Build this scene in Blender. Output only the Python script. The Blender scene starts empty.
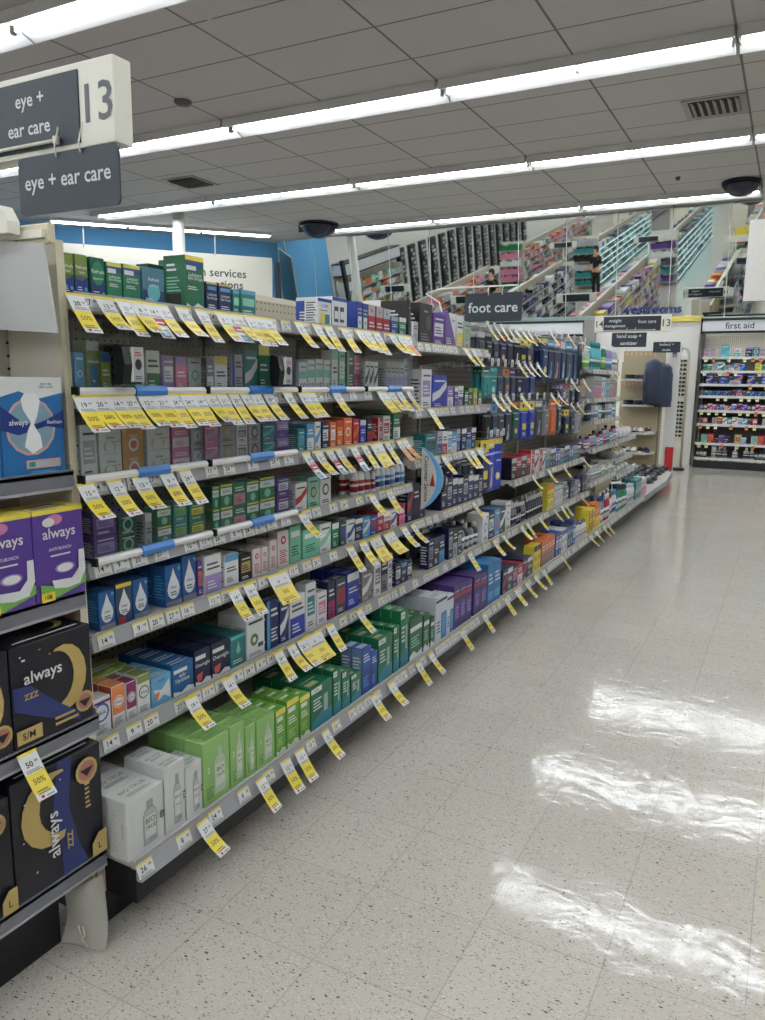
import bpy, math, random
from mathutils import Vector, Matrix
R_ = random.Random(7)
S = bpy.context.scene
COL = S.collection
H = 4.2            # ceiling
XS = -1.85         # spine of the aisle gondola
TILE = .3048
# ------------------------------------------------------------ camera model (solved from the floor tiles)
FPX, PITCH, ROLL, YAW, CH = 766.93, .167816, .013373, -.485538, 1.35723
_F = Vector((math.sin(YAW)*math.cos(PITCH), math.cos(YAW)*math.cos(PITCH), -math.sin(PITCH)))
_R0 = Vector((math.cos(YAW), -math.sin(YAW), 0)); _U0 = _R0.cross(_F)
_c, _s = math.cos(ROLL), math.sin(ROLL)
_R = _R0*_c+_U0*_s; _U = _U0*_c-_R0*_s
CP = Vector((0, 0, CH))
def ray(u, v): return _F+_R*((u-382.5)/FPX)-_U*((v-510)/FPX)
def at(u, v, ax, val):
    d = ray(u, v); t = (val-CP[ax])/d[ax]; return CP+d*t
def ycol(u, X, z):            # Y of the point on the line (X, *, z) seen in column u
    n = ray(u, 0).cross(ray(u, 1000)); return -(n.x*X+n.z*(z-CH))/n.y
def zrow(v, X, Y):            # height above (X, Y) seen in row v
    n = ray(0, v).cross(ray(765, v)); return CH-(n.x*X+n.y*Y)/n.z
# ------------------------------------------------------------ materials
def lin(c): return tuple(((x/255)/12.92 if x/255 <= .04045 else ((x/255+.055)/1.055)**2.4) for x in c)
CN = dict(white=(226,228,226), cream=(214,206,184), black=(22,23,27), navy=(24,34,78), blue=(30,78,168), royal=(34,62,190), sky=(78,160,214),
 teal=(28,140,140), green=(22,128,76), dkgreen=(12,88,58), lime=(126,186,58), pale_green=(150,196,110), mint=(130,206,176), olive=(136,154,60), yellow=(240,214,40),
 orange=(230,104,34), red=(196,32,40), pink=(224,120,160), magenta=(168,30,104), purple=(88,50,150), lilac=(156,130,200), grey=(128,130,134),
 silver=(176,178,182), brown=(110,74,48), gold=(190,160,84), skin=(206,150,116), deep_blue=(12,46,110), slate=(60,72,84), aqua=(70,190,200), tan=(186,164,124))
_M = {}
def mat(name, rgb, rough=.45, spec=.5, noise=.05, scale=30, metal=0, bump=0):
    if name in _M: return _M[name]
    m = bpy.data.materials.new(name); m.use_nodes = True; _M[name] = m
    nt = m.node_tree; b = nt.nodes['Principled BSDF']
    b.inputs['Roughness'].default_value = rough; b.inputs['Metallic'].default_value = metal
    b.inputs['Specular IOR Level'].default_value = spec
    c = lin(rgb); b.inputs['Base Color'].default_value = (*c, 1)
    if noise:
        tc = nt.nodes.new('ShaderNodeTexCoord'); n = nt.nodes.new('ShaderNodeTexNoise'); n.inputs['Scale'].default_value = scale
        nt.links.new(tc.outputs['Object'], n.inputs['Vector'])
        r = nt.nodes.new('ShaderNodeMix'); r.data_type = 'RGBA'
        r.inputs[6].default_value = (*[x*(1-noise) for x in c], 1); r.inputs[7].default_value = (*[min(1, x*(1+noise)) for x in c], 1)
        nt.links.new(n.outputs[0], r.inputs[0]); nt.links.new(r.outputs[2], b.inputs['Base Color'])
        if bump:
            bp = nt.nodes.new('ShaderNodeBump'); bp.inputs['Strength'].default_value = bump
            nt.links.new(n.outputs[0], bp.inputs['Height']); nt.links.new(bp.outputs[0], b.inputs['Normal'])
    return m
def mute(c):
    l = .3*c[0]+.59*c[1]+.11*c[2]; return tuple((x*.84+l*.16)*.93 for x in c)
def ink(c):
    if c in CN: return mat('print_'+c, mute(CN[c]), .38, .45, .04, 60)
    return mat('print_%d_%d_%d' % c, mute(c), .38, .45, .04, 60)
def emit(name, rgb, st):
    m = bpy.data.materials.new(name); m.use_nodes = True; nt = m.node_tree; b = nt.nodes['Principled BSDF']
    b.inputs['Emission Color'].default_value = (*lin(rgb), 1); b.inputs['Emission Strength'].default_value = st
    b.inputs['Base Color'].default_value = (.8, .8, .8, 1); return m
def acrylic(name, tint=(1, 1, 1), gl=.1):
    m = bpy.data.materials.new(name); m.use_nodes = True; nt = m.node_tree; nt.nodes.clear()
    o = nt.nodes.new('ShaderNodeOutputMaterial'); t = nt.nodes.new('ShaderNodeBsdfTransparent'); g = nt.nodes.new('ShaderNodeBsdfGlossy')
    g.inputs['Roughness'].default_value = .12; t.inputs[0].default_value = (*tint, 1)
    f = nt.nodes.new('ShaderNodeLayerWeight'); f.inputs[0].default_value = .25
    p = nt.nodes.new('ShaderNodeMath'); p.operation = 'POWER'; p.inputs[1].default_value = 3; nt.links.new(f.outputs['Facing'], p.inputs[0])
    a = nt.nodes.new('ShaderNodeMath'); a.operation = 'MULTIPLY_ADD'; a.inputs[1].default_value = .5; a.inputs[2].default_value = gl; nt.links.new(p.outputs[0], a.inputs[0])
    x = nt.nodes.new('ShaderNodeMixShader'); nt.links.new(a.outputs[0], x.inputs[0]); nt.links.new(t.outputs[0], x.inputs[1]); nt.links.new(g.outputs[0], x.inputs[2])
    nt.links.new(x.outputs[0], o.inputs[0]); return m
def dotmat(name, rgb, hole, pitch=.0254, r=.2, plane='YZ', grid=False):   # perforated steel panel: rows of punched holes
    m = mat(name, rgb, .5, .4, .03, 8); nt = m.node_tree; b = nt.nodes['Principled BSDF']
    src = b.inputs['Base Color'].links[0].from_socket
    tc = nt.nodes.new('ShaderNodeTexCoord'); sx = nt.nodes.new('ShaderNodeSeparateXYZ'); nt.links.new(tc.outputs['Object'], sx.inputs[0])
    def cell(ax):
        d = nt.nodes.new('ShaderNodeMath'); d.operation = 'DIVIDE'; d.inputs[1].default_value = pitch; nt.links.new(sx.outputs[ax], d.inputs[0])
        f = nt.nodes.new('ShaderNodeMath'); f.operation = 'FRACT'; nt.links.new(d.outputs[0], f.inputs[0])
        s = nt.nodes.new('ShaderNodeMath'); s.operation = 'SUBTRACT'; s.inputs[1].default_value = .5; nt.links.new(f.outputs[0], s.inputs[0])
        q = nt.nodes.new('ShaderNodeMath'); q.operation = 'ABSOLUTE'; nt.links.new(s.outputs[0], q.inputs[0]); return q.outputs[0]
    a, c = cell('XYZ'.index(plane[0])), cell('XYZ'.index(plane[1]))
    mx = nt.nodes.new('ShaderNodeMath'); mx.operation = 'MAXIMUM'; nt.links.new(a, mx.inputs[0]); nt.links.new(c, mx.inputs[1])
    lt = nt.nodes.new('ShaderNodeMath'); lt.operation = 'GREATER_THAN' if grid else 'LESS_THAN'; lt.inputs[1].default_value = r; nt.links.new(mx.outputs[0], lt.inputs[0])
    r2 = nt.nodes.new('ShaderNodeMix'); r2.data_type = 'RGBA'; nt.links.new(lt.outputs[0], r2.inputs[0]); nt.links.new(src, r2.inputs[6])
    r2.inputs[7].default_value = (*lin(hole), 1); nt.links.new(r2.outputs[2], b.inputs['Base Color']); return m
# ------------------------------------------------------------ mesh builder
_G = {}
def glyph(s):                 # flat outline of a word, height of a capital = 1, centred
    if s in _G: return _G[s]
    c = bpy.data.curves.new('t', 'FONT'); c.body = s; c.resolution_u = 2; c.align_x = 'CENTER'; c.offset = .012; c.space_line = .9
    o = bpy.data.objects.new('t', c); m = o.to_mesh()
    v = [(p.co.x/.73, p.co.y/.73) for p in m.vertices]; f = [tuple(p.vertices) for p in m.polygons if abs(p.area) > 1e-9]
    n = [p.normal.z for p in m.polygons if abs(p.area) > 1e-9]
    f = [x if k > 0 else tuple(reversed(x)) for x, k in zip(f, n)]
    o.to_mesh_clear(); bpy.data.objects.remove(o); bpy.data.curves.remove(c)
    ys = [q[1] for q in v] or [0]; cy = (max(ys)+min(ys))/2
    _G[s] = ([(x, y-cy) for x, y in v], f); return _G[s]
class MB:
    def __init__(s): s.v = []; s.f = []; s.m = []; s.ms = []; s.sm = []
    def mi(s, m):
        if m not in s.ms: s.ms.append(m)
        return s.ms.index(m)
    def add(s, vs, fs, m, smooth=False):
        b = len(s.v); s.v += [tuple(x) for x in vs]; k = s.mi(m)
        for f in fs: s.f.append(tuple(i+b for i in f)); s.m.append(k); s.sm.append(smooth)
    def box(s, x0, x1, y0, y1, z0, z1, m, bev=0):
        if x0 > x1: x0, x1 = x1, x0
        if y0 > y1: y0, y1 = y1, y0
        if z0 > z1: z0, z1 = z1, z0
        if bev:                                   # bevelled vertical and horizontal edges: 24-vertex box
            b = bev; vs = []; 
            for z, i in ((z0, b), (z0+b, 0), (z1-b, 0), (z1, b)):
                vs += [(x0+i+ (b if i == 0 else 0)*0+b*(0), y0+i+b, z), (x0+i+b, y0+i, z), (x1-i-b, y0+i, z), (x1-i, y0+i+b, z), (x1-i, y1-i-b, z), (x1-i-b, y1-i, z), (x0+i+b, y1-i, z), (x0+i, y1-i-b, z)]
            fs = [tuple(reversed(range(8))), tuple(range(24, 32))]
            for r in range(3):
                for k in range(8): fs.append((r*8+k, r*8+(k+1) % 8, r*8+8+(k+1) % 8, r*8+8+k))
            s.add(vs, fs, m); return
        s.add([(x0,y0,z0),(x1,y0,z0),(x1,y1,z0),(x0,y1,z0),(x0,y0,z1),(x1,y0,z1),(x1,y1,z1),(x0,y1,z1)],
              [(0,3,2,1),(4,5,6,7),(0,1,5,4),(1,2,6,5),(2,3,7,6),(3,0,4,7)], m)
    def prism(s, pts, axis, a, b, m):             # polygon extruded along an axis; pts in the other two axes
        def P(p, t):
            return (t, p[0], p[1]) if axis == 0 else (p[0], t, p[1]) if axis == 1 else (p[0], p[1], t)
        n = len(pts); vs = [P(p, a) for p in pts]+[P(p, b) for p in pts]
        s.add(vs, [tuple(range(n)), tuple(reversed(range(n, 2*n)))]+[(i, i+n, (i+1) % n+n, (i+1) % n) for i in range(n)], m)
    def lathe(s, prof, m, n=12, c=(0, 0, 0), sx=1, sy=1):
        vs = []; 
        for r, z in prof:
            for k in range(n):
                a = 2*math.pi*k/n; vs.append((c[0]+r*math.cos(a)*sx, c[1]+r*math.sin(a)*sy, c[2]+z))
        fs = []
        for j in range(len(prof)-1):
            for k in range(n): fs.append((j*n+k, j*n+(k+1) % n, j*n+n+(k+1) % n, j*n+n+k))
        fs += [tuple(reversed(range(n))), tuple(range((len(prof)-1)*n, len(prof)*n))]
        s.add(vs, fs, m, True)
    def tube(s, pts, r, m, n=6):
        P = [Vector(p) for p in pts]; vs = []
        for i, p in enumerate(P):
            t = (P[min(i+1, len(P)-1)]-P[max(i-1, 0)]).normalized(); u = t.orthogonal().normalized()
            if i and abs(u.dot(pu)) < .99: u = (pu-t*pu.dot(t)).normalized()
            pu = u; w = t.cross(u)
            for k in range(n): a = 2*math.pi*k/n; vs.append(p+u*r*math.cos(a)+w*r*math.sin(a))
        fs = [(j*n+k, j*n+(k+1) % n, j*n+n+(k+1) % n, j*n+n+k) for j in range(len(P)-1) for k in range(n)]
        fs += [tuple(reversed(range(n))), tuple(range((len(P)-1)*n, len(P)*n))]
        s.add(vs, fs, m, True)
    def face(s, ops, O, U, V, w, h, lift=.00045, k0=1):   # printed design on a face: origin O, unit axes U (right), V (up), outward = U x V
        O, U, V = Vector(O), Vector(U), Vector(V); N = U.cross(V)
        for k, op in enumerate(ops):
            n = N*(lift*(k+k0)); t = op[0]
            def P(a, b): return O+U*(a*w)+V*(b*h)+n
            if t == 'r': _, a, b, c, d, col = op; s.add([P(a,b),P(c,b),P(c,d),P(a,d)], [(0,1,2,3)], ink(col))
            elif t == 'p': s.add([P(a, b) for a, b in op[1]], [tuple(range(len(op[1])))], ink(op[2]))
            elif t == 'e':
                _, a, b, ra, col = op[:5]; rb = op[5] if len(op) > 5 else None
                ry = rb*h if rb else ra*w
                s.add([P(a, b)+U*(ra*w*math.cos(2*math.pi*i/14))+V*(ry*math.sin(2*math.pi*i/14)) for i in range(14)], [tuple(range(14))], ink(col))
            elif t == 't':
                _, txt, a, b, hh, col = op[:6]; rot = op[6] if len(op) > 6 else 0; mw = op[7] if len(op) > 7 else .92
                gv, gf = glyph(txt)
                if not gv: continue
                wid = max(x for x, y in gv)-min(x for x, y in gv); sz = hh*h if not rot else hh*w
                lim = (mw*w if not rot else mw*h)/max(wid, .01); sxx = min(sz, lim); sz = sxx; base = P(a, b)
                ca, sa = math.cos(rot), math.sin(rot)
                s.add([base+U*(x*sxx*ca-y*sz*sa)+V*(x*sxx*sa+y*sz*ca) for x, y in gv], gf, ink(col))
            elif t == 'l':                        # lines of small print
                _, a, b, c, d, nn, col = op; st = (d-b)/max(nn, 1)
                for i in range(nn):
                    e = c-(c-a)*(.35*((i*37) % 5)/5)
                    s.add([P(a,b+i*st),P(e,b+i*st),P(e,b+i*st+st*.45),P(a,b+i*st+st*.45)], [(0,1,2,3)], ink(col))
    def build(s, name, parent=None):
        me = bpy.data.meshes.new(name); me.from_pydata(s.v, [], s.f)
        for m in s.ms: me.materials.append(m)
        me.polygons.foreach_set('material_index', s.m); me.polygons.foreach_set('use_smooth', s.sm); me.update()
        o = bpy.data.objects.new(name, me); COL.objects.link(o)
        if parent: o.parent = parent
        return o
def empty(name, loc, rz=0):
    o = bpy.data.objects.new(name, None); o.empty_display_size = .1; o.location = loc; o.rotation_euler.z = rz; COL.objects.link(o); return o
def tag(o, label=None, cat=None, group=None, kind=None):
    if label: o['label'] = label
    if cat: o['category'] = cat
    if group: o['group'] = group
    if kind: o['kind'] = kind
    return o
def struct(o): o['kind'] = 'structure'; return o
def dup(o, parent=None):
    c = o.copy(); COL.objects.link(c); c.parent = parent
    for k in [x for x in KIDS.get(o.name, [])]: dup(k, c)
    return c
KIDS = {}
def kid(o, p): o.parent = p; KIDS.setdefault(p.name, []).append(o); return o
# labels: things are queued as (object, description, place) and told apart by their order along the row
QUEUE = []; LB = []
ORD = ['first','second','third','fourth','fifth','sixth','seventh','eighth','ninth','tenth','eleventh','twelfth','thirteenth','fourteenth','fifteenth','sixteenth','seventeenth','eighteenth','nineteenth','twentieth']
def ordn(i):
    if i < 20: return ORD[i]
    return {2:'twenty',3:'thirty',4:'forty',5:'fifty'}[(i+1)//10]+'-'+ORD[(i+1) % 10-1] if (i+1) % 10 else {3:'thirtieth',4:'fortieth',5:'fiftieth',2:'twentieth'}[(i+1)//10]
def queue(o, desc, place, cat, group=None, key=0): QUEUE.append((o, desc, place, cat, group, key))
KIND = {'foot care third shelf': 'insole_carton', 'foot care top shelf': 'foot_care_carton', 'upper foot care shelf': 'foot_care_carton', 'foot care shelf at eye level': 'foot_care_carton', 'fifth shelf up': 'eye_care_carton', 'sixth shelf up': 'eye_care_carton', 'fourth shelf up': 'eye_care_carton', 'third shelf up': 'lens_care_carton', 'shelf below pegs': 'foot_care_carton'}
def flush():
    d = {}
    for q in QUEUE: d.setdefault((q[1], q[2]), []).append(q)
    for (desc, place), qs in d.items():
        qs.sort(key=lambda q: q[5])
        for i, q in enumerate(qs):
            c = ' ' if place[:3] in ('in ', 'on ', 'han') else ', '; l = desc+c+place+('' if len(qs) == 1 else ', %s from left' % ordn(i)); LB.append(l)
            tag(q[0], l, q[3], q[4] if len(qs) > 1 or q[4] else None)
def W(mb, name, parent=None):                    # geometry given in world coordinates, stored around its parent's (or its own) base
    if parent is None:
        xs = [v[0] for v in mb.v]; ys = [v[1] for v in mb.v]; zs = [v[2] for v in mb.v]
        L = Vector(((min(xs)+max(xs))/2, (min(ys)+max(ys))/2, min(zs)))
    else:
        L = Vector(parent.location)
        if parent.parent: L = L+Vector(parent.parent.location)
    mb.v = [(x-L.x, y-L.y, z-L.z) for x, y, z in mb.v]
    o = mb.build(name, parent)
    if parent is None: o.location = L
    return o
# ------------------------------------------------------------ base materials
m_shelf = mat('warm_grey_steel', (178, 176, 170), .4, .5, .03, 6)
m_rail = mat('grey_label_channel', (150, 150, 152), .35, .5, .03, 12)
m_case = mat('white_plastic_rail', (222, 222, 220), .3, .5, .02, 10)
m_beige = mat('beige_powder_coat', (176, 170, 152), .45, .4, .03, 5)
m_beige_l = mat('light_beige_panel', (206, 200, 184), .45, .4, .03, 5)
m_dark = mat('black_kick_plastic', (20, 21, 24), .45, .4, .1, 9)
m_chrome = mat('chrome_wire', (190, 192, 194), .25, .5, .02, 20, metal=.9)
m_blackp = mat('black_plastic', (16, 17, 20), .35, .5, .05, 20)
m_bluec = mat('blue_clip_plastic', (44, 112, 186), .35, .5, .04, 20)
m_sign = mat('slate_sign_face', (36, 45, 54), .4, .4, .03, 6)
m_signw = mat('sign_white_plastic', (222, 220, 206), .4, .4, .02, 6)
m_peg = dotmat('perforated_back_panel', (172, 164, 144), (70, 66, 58), .0254, .13, 'YZ')
m_pegx = dotmat('pegboard_first_aid', (206, 200, 182), (150, 144, 128), .03, .42, 'XZ', True)
m_pegd = dotmat('dark_grid_panel', (120, 114, 102), (74, 70, 64), .03, .4, 'YZ', True)
m_clear = acrylic('clear_acrylic', (.93, .95, .95), .06)
m_frost = mat('milky_acrylic', (186, 188, 186), .12, .6, .05, 6)
m_tube = emit('fluorescent_tube', (243, 249, 255), 56)
m_tube2 = emit('small_fluorescent_tube', (246, 250, 255), 16)
m_refl = mat('fixture_white_enamel', (206, 206, 204), .35, .5, .01, 4)
# floor: vinyl composition tile with chips, thin joints and a waxed, slightly wavy gloss
def floor_mat():
    m = mat('waxed_vinyl_tile', (176, 170, 158), .16, .34, 0); nt = m.node_tree; b = nt.nodes['Principled BSDF']; L = nt.links.new
    def N(t, **k):
        n = nt.nodes.new(t)
        for a, v in k.items(): setattr(n, a, v)
        return n
    tc = N('ShaderNodeTexCoord'); mp = N('ShaderNodeMapping'); L(tc.outputs['Object'], mp.inputs[0]); mp.inputs['Location'].default_value = (1.192, -1.358, 0)
    def mix(f, a, bb, bt='MIX'):
        x = N('ShaderNodeMix', data_type='RGBA', blend_type=bt)
        for i, q in ((0, f), (6, a), (7, bb)):
            if hasattr(q, 'is_output'): L(q, x.inputs[i])
            elif i == 0: x.inputs[0].default_value = q
            else: x.inputs[i].default_value = (*lin(q), 1)
        return x.outputs[2]
    n1 = N('ShaderNodeTexNoise'); n1.inputs['Scale'].default_value = 1.3; n1.inputs['Detail'].default_value = 3; L(mp.outputs[0], n1.inputs[0])
    base = mix(n1.outputs[0], (186, 179, 168), (196, 191, 181))
    # tile to tile tone
    wh = N('ShaderNodeTexWhiteNoise', noise_dimensions='2D'); dv = N('ShaderNodeVectorMath', operation='DIVIDE'); dv.inputs[1].default_value = (TILE, TILE, 1)
    L(mp.outputs[0], dv.inputs[0]); fl = N('ShaderNodeVectorMath', operation='FLOOR'); L(dv.outputs[0], fl.inputs[0]); L(fl.outputs[0], wh.inputs[0])
    wm = N('ShaderNodeMath', operation='MULTIPLY'); wm.inputs[1].default_value = .35; L(wh.outputs[0], wm.inputs[0])
    base = mix(wm.outputs[0], base, (176, 168, 158))
    def chips(rot, sc, th, col, amount, base, seed):
        q = N('ShaderNodeMapping'); q.inputs['Rotation'].default_value = (0, 0, rot); q.inputs['Scale'].default_value = (sc, sc*2.3, 1); q.inputs['Location'].default_value = (seed, seed*2, 0)
        L(mp.outputs[0], q.inputs[0]); v = N('ShaderNodeTexVoronoi', voronoi_dimensions='2D'); v.inputs['Scale'].default_value = 1; L(q.outputs[0], v.inputs['Vector'])
        sp = N('ShaderNodeSeparateColor'); L(v.outputs['Color'], sp.inputs[0])
        a = N('ShaderNodeMath', operation='LESS_THAN'); a.inputs[1].default_value = amount; L(sp.outputs[0], a.inputs[0])
        r = N('ShaderNodeMath', operation='MULTIPLY'); r.inputs[1].default_value = th; L(sp.outputs[1], r.inputs[0])
        c = N('ShaderNodeMath', operation='LESS_THAN'); L(v.outputs['Distance'], c.inputs[0]); L(r.outputs[0], c.inputs[1])
        d = N('ShaderNodeMath', operation='MULTIPLY'); L(a.outputs[0], d.inputs[0]); L(c.outputs[0], d.inputs[1])
        return mix(d.outputs[0], base, col)
    base = chips(.5, 120, .40, (150, 145, 135), .35, base, 3.1)
    base = chips(-.9, 100, .42, (204, 200, 190), .22, base, 11.3)
    base = chips(1.3, 95, .40, (146, 134, 118), .12, base, 7.7)
    base = chips(.15, 88, .46, (66, 64, 60), .024, base, 1.9)
    base = chips(2.3, 105, .44, (84, 80, 76), .036, base, 5.3)
    # joints
    sx = N('ShaderNodeSeparateXYZ'); L(dv.outputs[0], sx.inputs[0]); js = []
    for i in (0, 1):
        f = N('ShaderNodeMath', operation='FRACT'); L(sx.outputs[i], f.inputs[0])
        s = N('ShaderNodeMath', operation='SUBTRACT'); s.inputs[1].default_value = .5; L(f.outputs[0], s.inputs[0])
        a = N('ShaderNodeMath', operation='ABSOLUTE'); L(s.outputs[0], a.inputs[0]); g = N('ShaderNodeMath', operation='GREATER_THAN'); g.inputs[1].default_value = .4958; L(a.outputs[0], g.inputs[0]); js.append(g.outputs[0])
    mx = N('ShaderNodeMath', operation='MAXIMUM'); L(js[0], mx.inputs[0]); L(js[1], mx.inputs[1])
    mm = N('ShaderNodeMath', operation='MULTIPLY'); mm.inputs[1].default_value = .34; L(mx.outputs[0], mm.inputs[0])
    base = mix(mm.outputs[0], base, (92, 86, 80)); L(base, b.inputs['Base Color'])
    n2 = N('ShaderNodeTexNoise'); n2.inputs['Scale'].default_value = 11; n2.inputs['Detail'].default_value = 3; n2.inputs['Distortion'].default_value = .6; L(mp.outputs[0], n2.inputs[0])
    bp = N('ShaderNodeBump'); bp.inputs['Strength'].default_value = .4; bp.inputs['Distance'].default_value = .0035; L(n2.outputs[0], bp.inputs['Height'])
    n3 = N('ShaderNodeTexNoise'); n3.inputs['Scale'].default_value = 130; L(mp.outputs[0], n3.inputs[0])
    b2 = N('ShaderNodeBump'); b2.inputs['Strength'].default_value = .2; b2.inputs['Distance'].default_value = .0006; L(n3.outputs[0], b2.inputs['Height']); L(bp.outputs[0], b2.inputs['Normal']); L(b2.outputs[0], b.inputs['Normal'])
    rr = N('ShaderNodeMapRange'); rr.inputs[3].default_value = .04; rr.inputs[4].default_value = .105; L(n1.outputs[0], rr.inputs[0]); L(rr.outputs[0], b.inputs['Roughness'])
    return m
def ceil_mat():
    m = mat('acoustic_ceiling_tile', (190, 188, 184), .9, .1, 0); nt = m.node_tree; b = nt.nodes['Principled BSDF']; L = nt.links.new
    tc = nt.nodes.new('ShaderNodeTexCoord'); mp = nt.nodes.new('ShaderNodeMapping'); L(tc.outputs['Object'], mp.inputs[0])
    mp.inputs['Location'].default_value = (.675/1.31, -5.99/.70, 0); mp.inputs['Scale'].default_value = (1/1.31, 1/.70, 1)
    sx = nt.nodes.new('ShaderNodeSeparateXYZ'); L(mp.outputs[0], sx.inputs[0]); o = []
    for i, w in ((0, .0085), (1, .014)):
        p = sx.outputs[i]
        for op, val in (('FRACT', None), ('SUBTRACT', .5), ('ABSOLUTE', None), ('GREATER_THAN', .5-w)):
            q = nt.nodes.new('ShaderNodeMath'); q.operation = op; L(p, q.inputs[0])
            if val is not None: q.inputs[1].default_value = val
            p = q.outputs[0]
        o.append(p)
    mx = nt.nodes.new('ShaderNodeMath'); mx.operation = 'MAXIMUM'; L(o[0], mx.inputs[0]); L(o[1], mx.inputs[1])
    n = nt.nodes.new('ShaderNodeTexNoise'); n.inputs['Scale'].default_value = 90; L(tc.outputs['Object'], n.inputs[0])
    a = nt.nodes.new('ShaderNodeMix'); a.data_type = 'RGBA'; L(n.outputs[0], a.inputs[0]); a.inputs[6].default_value = (*lin((176, 174, 170)), 1); a.inputs[7].default_value = (*lin((196, 194, 190)), 1)
    c = nt.nodes.new('ShaderNodeMix'); c.data_type = 'RGBA'; L(mx.outputs[0], c.inputs[0]); L(a.outputs[2], c.inputs[6]); c.inputs[7].default_value = (*lin((120, 118, 114)), 1)
    L(c.outputs[2], b.inputs['Base Color']); return m
# ------------------------------------------------------------ the room
X0, X1, Y0, Y1 = -13.0, 6.5, -33.0, 14.15
def slab(name, a, m, thick=.1):
    mb = MB(); mb.box(*a, m); return struct(mb.build(name))
slab('floor', (X0-.3, X1+.3, Y0-.3, Y1+.3, -.1, 0), floor_mat())
slab('ceiling', (X0-.3, X1+.3, Y0-.3, Y1+.3, H, H+.1), ceil_mat())
m_wall = mat('white_wall_paint', (214, 212, 206), .7, .3, .02, 2)
m_bluew = mat('sky_blue_wall_paint', (96, 160, 206), .7, .3, .02, 2)
slab('wall_back', (-9.9, X1, Y1, Y1+.1, 0, H), m_wall)
slab('wall_right', (X1, X1+.1, Y0, Y1, 0, H), m_wall)
slab('wall_front', (X0, X1, Y0-.1, Y0, 0, H), m_wall)
slab('wall_left', (X0-.1, X0, Y0, 6.8, 0, H), m_wall)
slab('wall_left_end', (X0-.1, X0, 6.8, 10.6, 0, H), m_bluew)
BA, BB = Vector((-12.9, 10.55, 0)), Vector((-9.86, 14.15, 0)); BD = (BB-BA).normalized(); BN = Vector((BD.y, -BD.x, 0))
mb = MB(); p = [BA, BB, BB-BN*.1, BA-BN*.1]
mb.prism([(q.x, q.y) for q in p], 2, 0, H, m_bluew); struct(mb.build('wall_pharmacy'))
mb = MB(); p = [BA+BN*.004, BB+BN*.004, BB+BN*.02, BA+BN*.02]
mb.prism([(q.x, q.y) for q in p], 2, 3.93, H, m_wall)
# tilted security mirrors between the fixtures and the ceiling
m_mir = mat('mirror_glass', (214, 218, 214), .02, .5, 0, metal=1)
m_mfr = mat('mirror_seam_strip', (186, 188, 184), .4, .5, .02)
TZ, TY, TT = 2.42, 14.06, math.radians(8.5)
def my(z): return TY-(z-TZ)*math.tan(TT)
x = -9.86; seams = []
while x < 5: seams.append(x); x += .8735
for i in range(len(seams)-1):
    a, b = seams[i]+.006, seams[i+1]-.008
    mb = MB(); mb.prism([(my(TZ), TZ), (my(H-.01), H-.01), (my(H-.01)+.012, H-.01), (my(TZ)+.012, TZ)], 0, a, b, m_mir)
    o = W(mb, 'mirror_panel'); queue(o, 'tilted mirror panel under the ceiling', 'on back wall', 'mirror', 'tilted mirror panels above the back wall', i)
    mb = MB(); mb.prism([(my(TZ)-.004, TZ), (my(H-.01)-.004, H-.01), (my(H-.01)+.008, H-.01), (my(TZ)+.008, TZ)], 0, a-.012, a-.001, m_mfr); W(mb, 'edge_strip', o)
# back wall fascia, white wall and post
m_blk = mat('black_header_trim', (22, 22, 22), .4, .4, .04); m_head = mat('header_panel_white', (206, 208, 210), .35, .4, .01)
mb = MB(); mb.box(-3.15, -1.46, 13.90, 14.12, 0, 2.38, m_wall); struct(W(mb, 'wall_restroom'))
mb = MB(); mb.box(-3.15, -1.46, 13.86, 13.97, 2.38, 2.45, mat('yellow_trim_paint', (214, 196, 96), .5, .4)); W(mb, 'trim_1').update_tag(); struct(bpy.data.objects['trim_1'])
mb = MB(); mb.box(-1.46, 5.0, 13.95, 14.03, 2.37, 2.44, mat('teal_glass_edge', (120, 140, 136), .3)); struct(W(mb, 'trim_2'))
mb = MB(); mb.box(-9.8, -3.15, 13.95, 14.03, 2.44, 2.5, mat('teal_glass_edge', (120, 140, 136), .3)); struct(W(mb, 'trim_3'))
mb = MB(); mb.box(-3.36, -3.15, 13.84, 14.0, 0, 2.44, mat('grey_post', (128, 126, 122), .5)); struct(W(mb, 'trim_4'))
# header over the fixtures left of the post
def header(x0, x1, y, z0, z1, label, text=None, tx=0):
    r = empty('header_panel', ((x0+x1)/2, y, z0)); tag(r, label, 'sign')
    mb = MB(); mb.box(x0, x1, y, y+.06, z0, z1, m_head); W(mb, 'fascia', r)
    mb = MB(); mb.box(x0-.02, x1+.02, y-.012, y+.06, z1, z1+.035, m_blk); mb.box(x0-.02, x1+.02, y-.012, y+.06, z0-.035, z0, m_blk); mb.box(x0-.02, x0, y-.012, y+.06, z0-.035, z1+.035, m_blk); W(mb, 'trim_frame', r)
    if text:
        mb = MB(); mb.face([('t', text, .5, .5, .62, 'slate')], (at(740, 326, 1, y).x-.45, y-.004, z0), (1, 0, 0), (0, 0, 1), .9, z1-z0); W(mb, 'lettering', r)
header(-9.6, -3.38, 13.84, 2.2, 2.40, 'long blank white header panel with black edges on the back wall')
header(-1.395, 3.5, 13.60, 2.20, 2.365, 'white first aid header above the far right shelving', 'first aid', -1.12)
mb = MB(); mb.face([('t', 'restrooms', .5, .5, .75, (30, 60, 130))], (-2.725, 13.985, 2.46), (1, 0, 0), (0, 0, 1), .97, .26, lift=0)
fr = MB(); gv = mb.v; n = len(gv); k = mb.ms[0]      # thick cut-out letters
fr.add([(x, y-.006, z) for x, y, z in gv]+[(x, y+.006, z) for x, y, z in gv], [f for f in mb.f]+[tuple(reversed([i+n for i in f])) for f in mb.f], k)
ec = {}
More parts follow.
